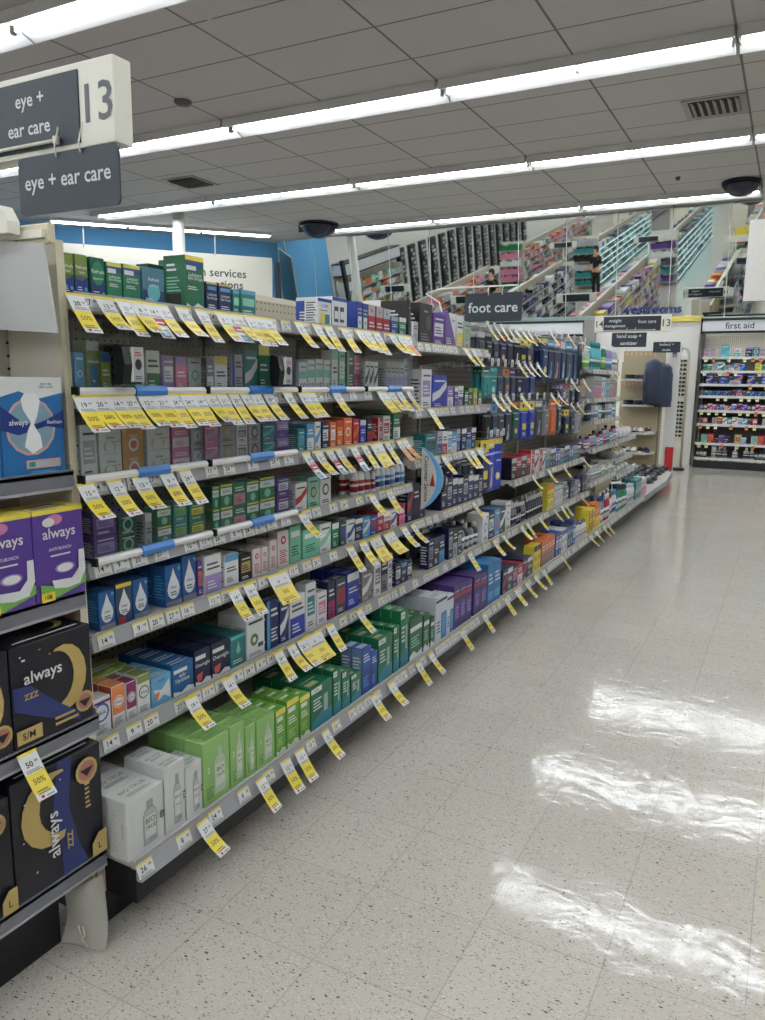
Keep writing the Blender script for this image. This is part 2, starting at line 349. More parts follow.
for f in mb.f:
    for a, b in zip(f, f[1:]+f[:1]): ec[(a, b)] = 1
fr.add([(x, y-.006, z) for x, y, z in gv]+[(x, y+.006, z) for x, y, z in gv], [(b, a, a+n, b+n) for a, b in ec if (b, a) not in ec], k)
tag(W(fr, 'restroom_sign'), 'dark blue cut-out letters reading restrooms above the white wall', 'sign')
# ------------------------------------------------------------ ceiling fixtures
MOD = 1.31; GX = -.675
rows_y = [7.42+2.79*k for k in range(-14, 3)]
fx = [GX-MOD*2*k for k in range(-2, 5)]
def fixture():
    r = empty('ceiling_light', (0, 0, 0)); w, hw = MOD*2-.03, .19
    mb = MB(); mb.prism([(-hw, -.0), (-hw, -.088), (-hw+.008, -.09), (-.03, -.03), (.03, -.03), (hw-.008, -.09), (hw, -.088), (hw, 0)], 0, -w/2, w/2, m_refl); kid(mb.build('reflector_pan'), r)
    mb = MB()
    for e in (-1, 1): mb.box(e*w/4-w/4+.02, e*w/4+w/4-.02, -.016, .016, -.066, -.044, m_tube)
    kid(mb.build('fluorescent_tube'), r)
    for e in (-w/2+.012, 0, w/2-.012): mb = MB(); mb.box(e-.012, e+.012, -.03, .03, -.085, -.031, mat('lamp_holder', (150, 150, 148), .5), .004); kid(mb.build('lamp_holder'), r)
    return r
proto = fixture(); first = True
rown = {7: 'in the far row nearest the mirrors', 6: 0}
def rowname(i):
    d = {len(rows_y)-1: 'in the farthest ceiling row', len(rows_y)-2: 'in the second farthest ceiling row', len(rows_y)-3: 'in the third farthest ceiling row', len(rows_y)-4: 'in the nearest visible ceiling row'}
    return d.get(i, 'in the %s ceiling row behind the camera' % ordn(len(rows_y)-5-i))
for i, y in enumerate(rows_y):
    for j, x in enumerate(sorted(fx)):
        cx = x-MOD
        if y > 9.5 and cx < -9.9: continue
        if y > 12.6 and cx < -8.5: continue
        o = proto if first else dup(proto); first = False
        o.location = (cx, y, H-.001)
        queue(o, 'long white fluorescent fixture', rowname(i), 'ceiling light', 'fluorescent ceiling lights', j)
# strip light along the blue wall
a, b = at(50, 221, 2, H-.06), at(271, 236, 2, H-.06); d = (b-a); L_ = d.length; an = math.atan2(d.y, d.x)
r = empty('strip_light', (a+b)/2, an); mb = MB(); mb.box(-L_/2, L_/2, -.07, .07, 0, .06, m_refl); o = mb.build('housing', r)
mb = MB()
for k in range(3): mb.box(-L_/2+L_/3*k+.03, -L_/2+L_/3*(k+1)-.03, -.045, .045, -.025, 0, m_tube2)
mb.build('fluorescent_tube', r); tag(r, 'slim strip light running along the top of the blue wall', 'ceiling light')
def vent(x, y, lab):
    r = empty('ceiling_vent', (x, y, H)); mb = MB(); mb.box(-.3, .3, -.3, .3, -.012, -.002, mat('vent_frame', (150, 146, 138), .5)); mb.build('frame', r)
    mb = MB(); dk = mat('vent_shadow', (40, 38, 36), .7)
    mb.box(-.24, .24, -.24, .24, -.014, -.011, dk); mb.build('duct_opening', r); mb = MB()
    for k in range(7): mb.prism([(-.22+k*.07, -.014), (-.185+k*.07, -.038), (-.18+k*.07, -.036), (-.215+k*.07, -.012)], 1, -.23, .23, mat('vent_frame', (150, 146, 138), .5))
    mb.build('louvre', r); tag(r, lab, 'vent')
p = at(715, 106, 2, H); vent(p.x, p.y, 'square louvred ceiling vent on the right between two light rows')
p = at(190, 182, 2, H); vent(p.x, p.y, 'square louvred ceiling vent on the left near the white pipe')
def smoke(u, v, s, lab):
    p = at(u, v, 2, H); r = empty('smoke_detector', p); mb = MB(); mb.lathe([(.0, 0), (.09*s, 0), (.09*s, -.02), (.06*s, -.045), (0, -.05)][::-1], mat('detector_grey', (90, 88, 88), .5), 16); mb.build('detector_body', r); tag(r, lab, 'smoke detector')
smoke(183, 101, 1, 'small round detector on the ceiling above the eye care sign')
smoke(678, 177, .35, 'tiny sprinkler head on the ceiling left of the black dome')
def dome(u0, u1, v, Y, zt, lab):
    a, b = at(u0, v, 1, Y), at(u1, v, 1, Y); rr = (b.x-a.x)/2; r = empty('security_camera', ((a.x+b.x)/2, Y, a.z))
    mb = MB(); mb.lathe([(0, .03), (rr*.98, .03), (rr, .012), (rr, 0), (rr*.99, 0)][::-1], mat('dome_rim', (30, 32, 40), .4), 20); mb.build('mounting_ring', r)
    mb = MB(); mb.lathe([(rr*.04, -rr*.62), (rr*.3, -rr*.59), (rr*.58, -rr*.48), (rr*.8, -rr*.3), (rr*.92, -rr*.1), (rr*.93, 0)], mat('dark_dome_plastic', (14, 20, 44), .12), 24); mb.build('dome_cover', r)
    mb = MB(); mb.lathe([(rr*.3, .03), (rr*.3, H-a.z-.002)], mat('dome_rim', (30, 32, 40), .4), 16); mb.build('stem', r); tag(r, lab, 'camera')
p = at(741, 187, 1, 9.2)
dome(721, 762, 186, 12.5, 0, 'black security camera dome under the ceiling at the upper right')
dome(302, 336, 227, 12.6, 0, 'black security camera dome in front of the mirrors at left')
r0 = [o for o in bpy.data.objects if o.name.startswith('security_camera')][-1]; a = at(299, 223.5, 1, 12.45); c_ = at(316, 231, 1, 12.45); mb = MB(); mb.box(a.x, c_.x, 12.44, 12.45, c_.z, a.z, mat('navy_tab', (22, 34, 66), .4)); W(mb, 'sign_tab', r0)
# structural pipe column
mb = MB(); p = at(178, 213, 2, H); mb.lathe([(.105, 0), (.105, H)], mat('white_pipe_paint', (222, 222, 214), .4), 20, (p.x, p.y, 0)); struct(W(mb, 'trim_5'))
# ------------------------------------------------------------ product styles
ADJ = {'royal': 'cobalt', 'sky': 'azure', 'dkgreen': 'dark green', 'pale_green': 'pale green', 'deep_blue': 'indigo'}
def cname(c): return ADJ.get(c, c)
def gen(key):                                    # 'c:body:accent:variant'
    _, b, a, v = key.split(':'); v = int(v); t = 'white' if b not in ('white', 'cream', 'yellow', 'silver', 'mint', 'pale_green') else 'slate'
    F = {0: [('r', 0, .78, 1, 1, a), ('l', .12, .45, .85, .65, 2, t), ('l', .12, .12, .6, .3, 3, t)],
         1: [('e', .5, .5, .3, a), ('e', .5, .5, .2, b), ('l', .15, .84, .85, .94, 1, t), ('l', .15, .06, .8, .2, 2, t)],
         2: [('r', 0, 0, 1, .48, a), ('l', .12, .62, .9, .86, 2, t), ('l', .14, .1, .7, .36, 3, b)],
         3: [('r', 0, 0, .26, 1, a), ('l', .34, .66, .92, .88, 2, t), ('l', .34, .15, .9, .45, 4, t)],
         4: [('p', [(0, .2), (.5, .32), (1, .62), (1, .84), (.45, .55), (0, .45)], a), ('l', .12, .8, .88, .93, 1, t), ('l', .12, .06, .6, .16, 2, t)],
         5: [('r', .12, .3, .88, .72, a), ('l', .18, .38, .8, .64, 3, b), ('l', .14, .82, .86, .92, 1, t), ('l', .14, .08, .7, .2, 2, t)]}[v]
    wd = {0: 'top band', 1: 'ring', 2: 'lower half', 3: 'side stripe', 4: 'swoosh', 5: 'centre panel'}[v]
    return dict(desc='%s carton with %s %s' % (cname(b), cname(a), wd), cat='carton', name='product_carton', body=b, F=F,
                S=[('l', .12, .15, .88, .8, 7, t)], T=[('l', .15, .3, .85, .7, 2, t)])
ST = {
 'refresh_gb': dict(desc='olive and blue eye drop carton', name='eye_drop_carton', body=(70,104,60), F=[('r',0,.5,1,1,(120,146,50)),('p',[(0,0),(1,0),(1,.48),(.5,.36),(0,.42)],(28,52,140)),('t','Refresh',.5,.7,.09,'white'),('t','TEARS',.5,.57,.05,'white'),('e',.78,.17,.14,'sky'),('l',.1,.08,.55,.25,3,'white')], S=[('r',0,.5,1,1,(120,146,50)),('r',0,0,1,.4,(28,52,140)),('l',.15,.45,.85,.9,7,'white')]),
 'refresh_green': dict(desc='dark green eye drop carton with blue foot', name='eye_drop_carton', body=(12,92,60), F=[('p',[(0,0),(1,0),(1,.4),(.5,.28),(0,.4)],(34,60,140)),('e',.5,.62,.44,(30,140,90),.3),('t','Refresh',.5,.66,.1,'white'),('t','RELIEVA PF',.5,.48,.05,'white'),('l',.1,.08,.6,.2,2,'white'),('e',.82,.12,.1,'lime')], S=[('l',.15,.1,.85,.9,10,'mint')]),
 'lub_green': dict(desc='green lubricant drop carton with blue strip', name='eye_drop_carton', body=(26,130,84), F=[('r',0,.9,1,1,(230,214,80)),('r',0,.76,1,.9,(40,80,150)),('r',.04,.72,.6,.84,'white'),('t','Lubricant',.5,.63,.075,'white'),('t','Eye Drops',.5,.54,.075,'white'),('l',.1,.36,.7,.46,2,'white'),('r',0,0,1,.12,'mint')], S=[('r',.1,.1,.6,.3,'black'),('l',.1,.4,.9,.9,9,'white')]),
 'refresh_blue': dict(desc='pale blue eye drop carton', name='eye_drop_carton', body=(70,126,150), F=[('r',0,0,1,.4,(30,60,110)),('e',.5,.34,.3,(90,190,200)),('t','Refresh',.5,.7,.1,'white'),('t','DIGITAL PF',.5,.52,.055,'white'),('l',.1,.08,.5,.2,3,'white')]),
 'lub_big': dict(desc='large green lubricant eye drop carton', name='eye_drop_carton', body=(18,112,70), F=[('r',0,.92,1,1,'yellow'),('r',.02,.78,.9,.9,(40,80,150)),('r',.04,.74,.56,.82,'white'),('t','Lubricant',.5,.66,.07,'white'),('t','Eye Drops',.5,.585,.07,'white'),('l',.08,.38,.6,.46,2,'white'),('p',[(0,0),(1,0),(1,.06),(.6,.14),(.3,.05),(0,.12)],'white')], S=[('l',.15,.72,.6,.9,2,'white'),('r',.12,.1,.8,.3,'black'),('l',.14,.34,.8,.64,5,'mint')]),
 'lub_navy': dict(desc='navy eye drop carton', name='eye_drop_carton', body=(30,40,92), F=[('r',0,.93,1,1,(196,170,80)),('r',.1,.75,.9,.87,'sky'),('t','Lubricant',.5,.6,.09,'white'),('t','Eye Drops',.5,.47,.09,'white'),('l',.12,.15,.8,.3,2,'white')]),
 'small_teal': dict(desc='small teal eye drop carton', name='eye_drop_carton', body=(26,124,112), F=[('r',0,.85,1,1,'sky'),('r',.1,.4,.9,.7,'mint'),('l',.1,.1,.8,.3,2,'white')]),
 'areds': dict(desc='white and blue vitamin carton', name='vitamin_carton', body='white', F=[('r',0,.88,1,1,(34,70,170)),('t','I-CAPS',.5,.74,.12,(34,70,170)),('r',.2,.1,.5,.5,'yellow'),('r',.5,.08,.85,.45,'teal'),('l',.1,.56,.7,.62,1,'slate')], S=[('l',.1,.1,.9,.9,9,'slate')]),
 'vit_wb': dict(desc='white and blue vitamin carton with two bottles', name='vitamin_carton', body='white', F=[('r',0,.88,1,1,(34,70,170)),('r',.12,.2,.4,.7,'slate'),('r',.5,.2,.78,.7,'slate'),('r',.14,.3,.38,.55,'white'),('r',.52,.3,.76,.55,'white')], S=[('r',0,.1,1,.9,(34,70,170)),('l',.1,.3,.9,.6,3,'white')]),
 'vit_royal': dict(desc='royal blue vitamin carton', name='vitamin_carton', body=(28,60,160), F=[('t','VITAMIN',.5,.75,.09,'white'),('t','SHIELD',.5,.62,.09,'white'),('r',.1,.1,.9,.5,'white'),('e',.5,.3,.2,'lime')]),
 'red_small': dict(desc='red and white carton', name='vitamin_carton', body=(170,30,44), F=[('r',0,.6,1,1,'silver'),('t','4x',.5,.8,.14,'slate'),('l',.1,.2,.9,.45,2,'white')]),
 'white_long': dict(desc='long white carton lying across the shelf', name='product_carton', body='white', F=[('l',.1,.3,.6,.6,2,'slate')], S=[]),
 'black_tall': dict(desc='tall black carton with white lettering', name='product_carton', body=(34,32,36), F=[('t','massager',.5,.8,.05,'white'),('l',.14,.1,.8,.3,3,'grey'),('e',.7,.55,.22,(90,80,86),.18)], S=[('l',.14,.5,.8,.8,3,'white')]),
 'purple_box': dict(desc='purple carton with white panel', name='product_carton', body=(112,74,160), F=[('p',[(.25,1),(1,1),(1,.2)],'white'),('l',.1,.1,.6,.3,3,'white'),('t','foot',.7,.8,.1,'slate')], S=[('l',.1,.5,.9,.85,3,'lilac'),('r',.1,.08,.9,.12,'yellow')]),
 'opti': dict(desc='white lens solution carton with bottle picture', name='lens_solution_carton', body=(214,216,212), cat='carton', F=[('p',[(.42,.08),(.8,.08),(.8,.6),(.72,.7),(.5,.7),(.42,.6)],(150,154,150)),('p',[(.44,.1),(.78,.1),(.78,.6),(.7,.68),(.52,.68),(.44,.6)],(186,190,186)),('r',.52,.7,.7,.84,(160,164,160)),('r',.46,.2,.76,.57,(224,226,222)),('t','BIO',.61,.49,.1,(110,130,60),0,.27),('t','TRUE',.61,.37,.09,(110,130,60),0,.29),('r',.88,.4,.98,.52,(40,70,70)),('t','2',.93,.46,.07,'white'),('l',.54,.14,.78,.2,2,'grey')],
   S=[('t','HYDRATION',.82,.5,.07,(90,96,96),math.pi/2,.7),('l',.1,.12,.6,.85,12,(196,200,198))], T=[('t','BIO TRUE',.5,.6,.2,(130,150,80)),('l',.2,.2,.8,.4,2,'grey')]),
 'opti_g': dict(desc='pale green lens solution carton with bottle', name='lens_solution_carton', body=(140,192,100), cat='carton', F=[('p',[(.42,.1),(.84,.1),(.84,.6),(.74,.7),(.52,.7),(.42,.6)],(188,206,180)),('r',.55,.7,.71,.84,(176,196,170)),('r',.45,.22,.8,.56,(214,224,206)),('t','BIO',.63,.48,.08,(90,130,50),0,.28),('t','TRUE',.63,.38,.07,(90,130,50),0,.32),('t','2',.18,.55,.09,(214,230,190)),('l',.08,.1,.34,.3,4,(90,140,60))],
   S=[('l',.12,.15,.88,.8,9,(110,166,76))], T=[('t','BIO TRUE',.5,.6,.2,(100,150,60)),('r',.1,.12,.9,.16,(90,140,60)),('l',.2,.24,.8,.4,2,(100,150,60))]),
 'lime_big': dict(desc='bright lime multi-purpose solution carton', name='lens_solution_carton', body=(96,166,44), F=[('r',0,.88,1,1,(240,214,60)),('r',.1,.74,.7,.84,'white'),('l',.1,.5,.8,.68,3,'white'),('l',.1,.2,.7,.4,4,(170,210,120)),('p',[(0,0),(1,0),(1,.08),(.6,.14),(.3,.05),(0,.12)],(210,226,196))],
   S=[('l',.1,.15,.9,.8,8,(60,130,40))], T=[('r',.1,.55,.7,.8,'white'),('l',.15,.2,.8,.45,2,(40,110,40))]),
 'renu': dict(desc='green lens solution carton with teal swoosh', name='lens_solution_carton', body=(14,112,66), F=[('r',.0,.86,.5,.98,'white'),('t','renu',.25,.92,.08,'green',0,.42),('p',[(0,0),(1,0),(1,.3),(.6,.38),(0,.16)],(30,130,150)),('r',.58,.3,.78,.72,(150,190,180)),('l',.08,.45,.5,.76,4,'white')],
   S=[('l',.15,.2,.85,.8,8,(60,160,110))], T=[('r',.1,.2,.55,.5,(196,190,130)),('l',.1,.65,.8,.85,1,'mint')]),
 'aosept': dict(desc='blue peroxide solution carton', name='lens_solution_carton', body=(24,62,150), F=[('r',0,.55,1,1,(30,84,180)),('l',.12,.7,.85,.9,3,'white'),('l',.12,.15,.7,.4,4,'sky')], S=[('r',.0,0,1,1,(96,130,170)),('l',.1,.15,.9,.85,10,'white')], T=[('r',.1,.2,.9,.8,(180,196,214))]),
 'walg_dg': dict(desc='dark green store brand solution carton', name='lens_solution_carton', body=(26,96,56), F=[('r',.05,.7,.95,.82,'white'),('l',.1,.3,.8,.6,4,'mint'),('p',[(0,0),(1,0),(1,.16),(.6,.08),(.3,.2),(0,.1)],'white')], T=[('r',.1,.4,.7,.7,(200,196,140))]),
 'wb_tall': dict(desc='white and blue solution carton with dark band', name='lens_solution_carton', body=(206,212,218), F=[('r',.5,0,1,.62,(24,120,190)),('p',[(.6,.1),(.9,.1),(.9,.5),(.75,.6),(.6,.5)],'sky'),('r',0,.9,1,.96,'navy'),('l',.08,.2,.42,.5,4,'slate')], T=[('r',0,0,.08,1,'navy'),('r',.2,.3,.8,.7,'silver')]),
 'purple_red': dict(desc='purple solution carton with red band', name='lens_solution_carton', body=(62,42,112), F=[('r',0,.72,1,.8,'red'),('l',.1,.84,.9,.94,1,'lilac'),('r',.15,.2,.85,.6,(90,70,160)),('l',.2,.25,.8,.55,4,'lilac')], T=[('r',0,.1,1,.3,'red'),('l',.1,.5,.9,.8,2,'lilac')]),
 'lightblue_c': dict(desc='clear blue solution carton', name='lens_solution_carton', body=(30,116,176), F=[('l',.15,.5,.85,.8,3,'white'),('r',.1,.1,.9,.3,'sky')]),
 'blink_blue': dict(desc='white eye drop carton with blue ring', name='eye_drop_carton', body='white', F=[('e',.5,.6,.42,(40,90,190)),('e',.5,.6,.33,'white'),('t','blink',.5,.6,.12,(60,90,160),0,.5),('r',0,.86,1,.93,(120,40,120)),('l',.1,.05,.8,.28,4,'grey')]),
 'blink_or': dict(desc='orange and white eye drop carton with ring', name='eye_drop_carton', body='white', F=[('r',0,.3,1,1,(240,130,60)),('e',.5,.6,.42,'white'),('e',.5,.6,.36,(240,110,40)),('e',.5,.6,.3,'white'),('t','blink',.5,.6,.12,(60,90,160),0,.46),('l',.1,.05,.8,.24,4,'grey')], S=[('r',0,0,1,1,(200,90,40))], T=[('r',0,0,1,1,(236,140,60))]),
 'blink_mag': dict(desc='magenta and white eye drop carton with ring', name='eye_drop_carton', body='white', F=[('r',0,.3,1,1,(150,40,100)),('e',.5,.6,.42,'white'),('e',.5,.6,.36,(150,30,100)),('e',.5,.6,.3,'white'),('t','blink',.5,.6,.12,(60,90,160),0,.46),('l',.1,.05,.8,.24,4,'grey')], T=[('r',0,0,1,1,(140,40,90))]),
 'blink_green': dict(desc='olive and white eye drop carton with ring', name='eye_drop_carton', body='white', F=[('r',0,.8,1,1,(130,150,70)),('e',.5,.55,.42,(110,140,50)),('e',.5,.55,.33,'white'),('t','blink',.5,.55,.12,(60,90,160),0,.5),('l',.1,.05,.8,.22,4,'grey')], T=[('r',0,0,1,1,(120,140,60))]),
 'skyswoosh': dict(desc='light blue contact lens carton with white swoosh', name='lens_solution_carton', body=(96,170,214), F=[('p',[(.1,.6),(.5,.5),(.9,.8),(.95,.1),(.6,.3),(.3,.15),(.2,.3)],'white'),('p',[(.1,.45),(.4,.45),(.3,.2),(.15,.25)],(220,120,80)),('t','moist',.5,.86,.1,(40,70,140))], T=[('l',.1,.2,.9,.8,3,'white')]),
 'drop_blue': dict(desc='blue lens cleaner carton with white droplet', name='lens_solution_carton', body=(22,88,160), F=[('p',[(.5,.94),(.62,.76),(.84,.54),(.9,.4),(.82,.26),(.66,.18),(.5,.16),(.34,.18),(.18,.26),(.1,.4),(.16,.54),(.38,.76)],'white'),('t','clean',.5,.46,.07,'blue',0,.6),('l',.28,.26,.72,.38,2,'slate'),('r',0,0,1,.12,'grey'),('e',.85,.9,.1,'sky')], S=[('l',.1,.2,.9,.8,8,'sky')]),
 'drop_yel': dict(desc='blue cleaner carton with droplet and yellow top', name='lens_solution_carton', body=(40,70,110), F=[('r',0,.9,1,1,'yellow'),('p',[(.5,.88),(.62,.72),(.82,.52),(.88,.4),(.8,.27),(.5,.18),(.2,.27),(.12,.4),(.18,.52),(.38,.72)],'white'),('t','clean',.5,.44,.07,'slate',0,.6),('l',.28,.26,.72,.36,2,'slate'),('r',.1,.02,.5,.16,'red')]),
 'walg_sky': dict(desc='bright blue store brand lens carton', name='lens_solution_carton', body=(14,94,160), F=[('r',.05,.72,.7,.84,'white'),('t','daily',.45,.6,.12,'white'),('t','Hydrate',.45,.45,.14,'white'),('p',[(0,0),(1,0),(1,.12),(.7,.2),(.4,.06),(0,.16)],'white')], T=[('l',.1,.2,.9,.8,2,'white')]),
 'walg_nav': dict(desc='navy store brand lens carton', name='lens_solution_carton', body=(18,28,66), F=[('r',.05,.72,.7,.84,'white'),('t','Overnight',.5,.55,.13,'white'),('p',[(.1,.3),(.5,.35),(.4,.1),(.15,.1)],(210,90,60)),('p',[(0,0),(1,0),(1,.1),(.7,.16),(.4,.04),(0,.12)],'white')], T=[('r',.1,.35,.6,.6,'slate')]),
 'circle_w': dict(desc='white carton with green circle', name='product_carton', body='white', F=[('r',.1,.8,.9,.86,'slate'),('e',.4,.42,.22,(70,130,60)),('e',.4,.42,.1,'white'),('r',.6,.2,.9,.3,'slate'),('l',.1,.06,.8,.14,2,'grey')], S=[('l',.1,.2,.9,.8,6,'silver')]),
 'teal_drop': dict(desc='teal carton with pale droplet', name='product_carton', body=(34,130,130), F=[('p',[(.5,.8),(.66,.5),(.5,.36),(.34,.5)],'mint'),('l',.1,.1,.8,.25,2,'white'),('r',0,.9,1,1,'aqua')], T=[('r',.1,.2,.9,.8,(24,110,112))]),
 'bandage': dict(desc='white carton with red sunburst', name='product_carton', body=(220,208,204), F=[('e',.5,.74,.24,'red'),('e',.5,.74,.12,'white'),('l',.12,.1,.85,.5,7,(180,60,60))]),
 'mint_box': dict(desc='mint green carton', name='product_carton', body=(110,196,156), F=[('r',.1,.7,.9,.86,'white'),('l',.12,.2,.8,.5,4,'dkgreen')]),
 'systane': dict(desc='green and white eye drop carton', name='eye_drop_carton', body='green', F=[('r',0,.52,1,.84,'white'),('t','Systane',.5,.68,.13,(40,120,90)),('e',.5,.25,.22,'mint',.2),('r',0,.92,1,1,'yellow')]),
 'refresh_w': dict(desc='white and cream eye drop carton', name='eye_drop_carton', body='white', F=[('t','Refresh',.5,.7,.12,'slate'),('e',.45,.3,.3,(214,180,100),.26),('e',.45,.28,.22,'white'),('l',.5,.5,.9,.58,1,'gold')]),
 'refresh_o': dict(desc='orange eye drop carton', name='eye_drop_carton', body=(206,150,50), F=[('t','Refresh',.5,.7,.12,'white'),('e',.5,.3,.26,'white'),('e',.5,.3,.16,'orange')]),
 'refresh_case': dict(desc='olive and blue eye drop carton with white collar', name='eye_drop_carton', body=(110,136,70), F=[('r',0,.82,1,1,'silver'),('r',.2,.05,.8,.55,(40,110,170)),('t','Refresh',.5,.62,.1,'white'),('e',.5,.25,.08,'white')]),
 'dna': dict(desc='white carton with red and blue rings', name='eye_drop_carton', body='white', F=[('r',0,.45,1,.7,'mint'),('e',.3,.2,.2,'red'),('e',.7,.2,.2,'royal'),('e',.3,.2,.12,'white'),('e',.7,.2,.12,'white'),('t','alaway',.5,.85,.1,'slate')]),
}
def style(k):
    if k in ST: return ST[k]
    if k.startswith('c:'): ST[k] = gen(k); return ST[k]
_PM = {}
def carton_mesh(k, w, h, d, detail=True):
    key = (k, round(w, 3), round(h, 3), round(d, 3), detail)
    if key in _PM: return _PM[key]
    st = style(k); mb = MB(); bev = .0012 if detail else 0
    mb.box(-w/2, w/2, 0, d, 0, h, ink(st['body']), bev)
    li = .0004 if detail else .0008
    mb.face(st['F'], (-w/2+.001, 0, .001), (1, 0, 0), (0, 0, 1), w-.002, h-.002, li)
    if detail:
        if st.get('S'): mb.face(st['S'], (-w/2, d-.001, .001), (0, -1, 0), (0, 0, 1), d-.002, h-.002, li)
        if st.get('T'): mb.face(st['T'], (-w/2+.001, .001, h), (1, 0, 0), (0, 1, 0), w-.002, d-.002, li)
    o = mb.build(st['name']); me = o.data; bpy.data.objects.remove(o); _PM[key] = me; return me
def put(me, name, loc, rz):
    o = bpy.data.objects.new(name, me); COL.objects.link(o); o.location = loc; o.rotation_euler.z = rz; return o
# bottles, tubs, spray bottles: body with separate cap
def bottle(kind, w, h, body, cap, lab):
    key = ('b', kind, round(w, 3), round(h, 3), body, cap, lab)
    if key in _PM: return _PM[key]
    r = w/2*.94; mb = MB(); c = ink(body)
    if kind == 'spray':
        mb.lathe([(r, 0), (r, h*.5), (r*.9, h*.62), (r*.4, h*.74), (r*.3, h*.8)], c, 12, sy=.7)
    elif kind == 'tub': mb.lathe([(r*.96, 0), (r, h*.05), (r, h*.78), (r*.94, h*.8)], c, 14)
    else: mb.lathe([(r*.92, 0), (r, h*.04), (r, h*.62), (r*.8, h*.72), (r*.36, h*.78), (r*.34, h*.82)], c, 12, sy=.72)
    sy = 1 if kind == 'tub' else .7 if kind == 'spray' else .72
    mb.lathe([(r*1.012, h*.12), (r*1.012, h*.5)], ink(lab), 12 if kind != 'tub' else 14, sy=sy)
    mb.lathe([(r*1.02, h*.3), (r*1.02, h*.38)], ink('slate' if lab == 'white' else 'white'), 12 if kind != 'tub' else 14, sy=sy)
    o = mb.build('bottle'); b = o.data; bpy.data.objects.remove(o); mb = MB(); k = ink(cap)
    if kind == 'spray':
        mb.lathe([(r*.36, h*.78), (r*.36, h*.86)], k, 10); mb.box(-r*.3, r*.3, -r*1.0, r*.7, h*.86, h, k, .002); mb.box(-r*.12, r*.12, -r*.9, -r*.75, h*.72, h*.87, k)
    elif kind == 'tub': mb.lathe([(r*1.02, h*.79), (r*1.02, h*.98), (r*.9, h)], k, 14)
    elif kind == 'pump': mb.lathe([(r*.4, h*.8), (r*.4, h*.86), (r*.12, h*.87), (r*.12, h*.95)], k, 10); mb.box(-r*.14, r*.14, -r*.8, r*.2, h*.95, h, k)
    else: mb.lathe([(r*.42, h*.8), (r*.42, h*.96), (r*.36, h)], k, 10)
    o = mb.build('cap'); q = o.data; bpy.data.objects.remove(o); _PM[key] = (b, q); return _PM[key]
def put_bottle(kind, w, h, body, cap, lab, loc, rz):
    b, q = bottle(kind, w, h, body, cap, lab); o = put(b, 'product_bottle' if kind != 'tub' else 'product_tub', loc, rz)
    c = bpy.data.objects.new('cap', q); COL.objects.link(c); c.parent = o; return o
# hanging packs: header card, pouch/blister, hung from a peg
def pack_mesh(w, h, col, hd, v=0):
    key = ('p', round(w, 3), round(h, 3), col, hd, v)
    if key in _PM: return _PM[key]
    mb = MB(); c = ink(col); t = .012
    mb.prism([(-w/2, -h), (w/2, -h), (w/2, -.012), (w/2-.01, 0), (.012, 0), (.006, -.008), (-.006, -.008), (-.012, 0), (-w/2+.01, 0), (-w/2, -.012)], 1, 0, .0015, c)
    prof = [(-w*.42, -h*.95), (w*.42, -h*.95), (w*.42, -h*.28), (-w*.42, -h*.28)]
    a = [(x, -.001, z) for x, z in prof]; b = [(x*.8, -t, z+(.01 if z < -h*.5 else -.01)) for x, z in prof]
    mb.add(a+b, [(4, 5, 6, 7), (0, 1, 5, 4), (1, 2, 6, 5), (2, 3, 7, 6), (3, 0, 4, 7)], c)
    F = [[('r', 0, .8, 1, .97, hd), ('l', .15, .84, .85, .94, 1, 'white')], [('r', 0, .74, 1, .97, hd), ('e', .5, .86, .16, col, .05)], [('r', 0, .86, 1, .97, hd), ('t', 'gel', .5, .91, .06, 'white')]][v % 3]
    mb.face(F, (-w/2, 0, -h), (1, 0, 0), (0, 0, 1), w, h, .0008)
    G = [[('p', [(.3, .1), (.5, .05), (.62, .2), (.58, .4), (.66, .6), (.55, .68), (.4, .62), (.42, .4), (.3, .25)], hd), ('l', .1, .05, .3, .2, 3, 'white')],
         [('r', .15, .35, .85, .6, hd), ('l', .2, .12, .8, .28, 3, 'white')], [('e', .5, .35, .3, hd), ('e', .5, .35, .2, 'white'), ('l', .2, .8, .8, .9, 1, 'white')]][v % 3]
    mb.face(G, (-w*.33, -t, -h*.95), (1, 0, 0), (0, 0, 1), w*.66, h*.62, .0008)
    o = mb.build('hanging_pack'); me = o.data; bpy.data.objects.remove(o); _PM[key] = me; return me
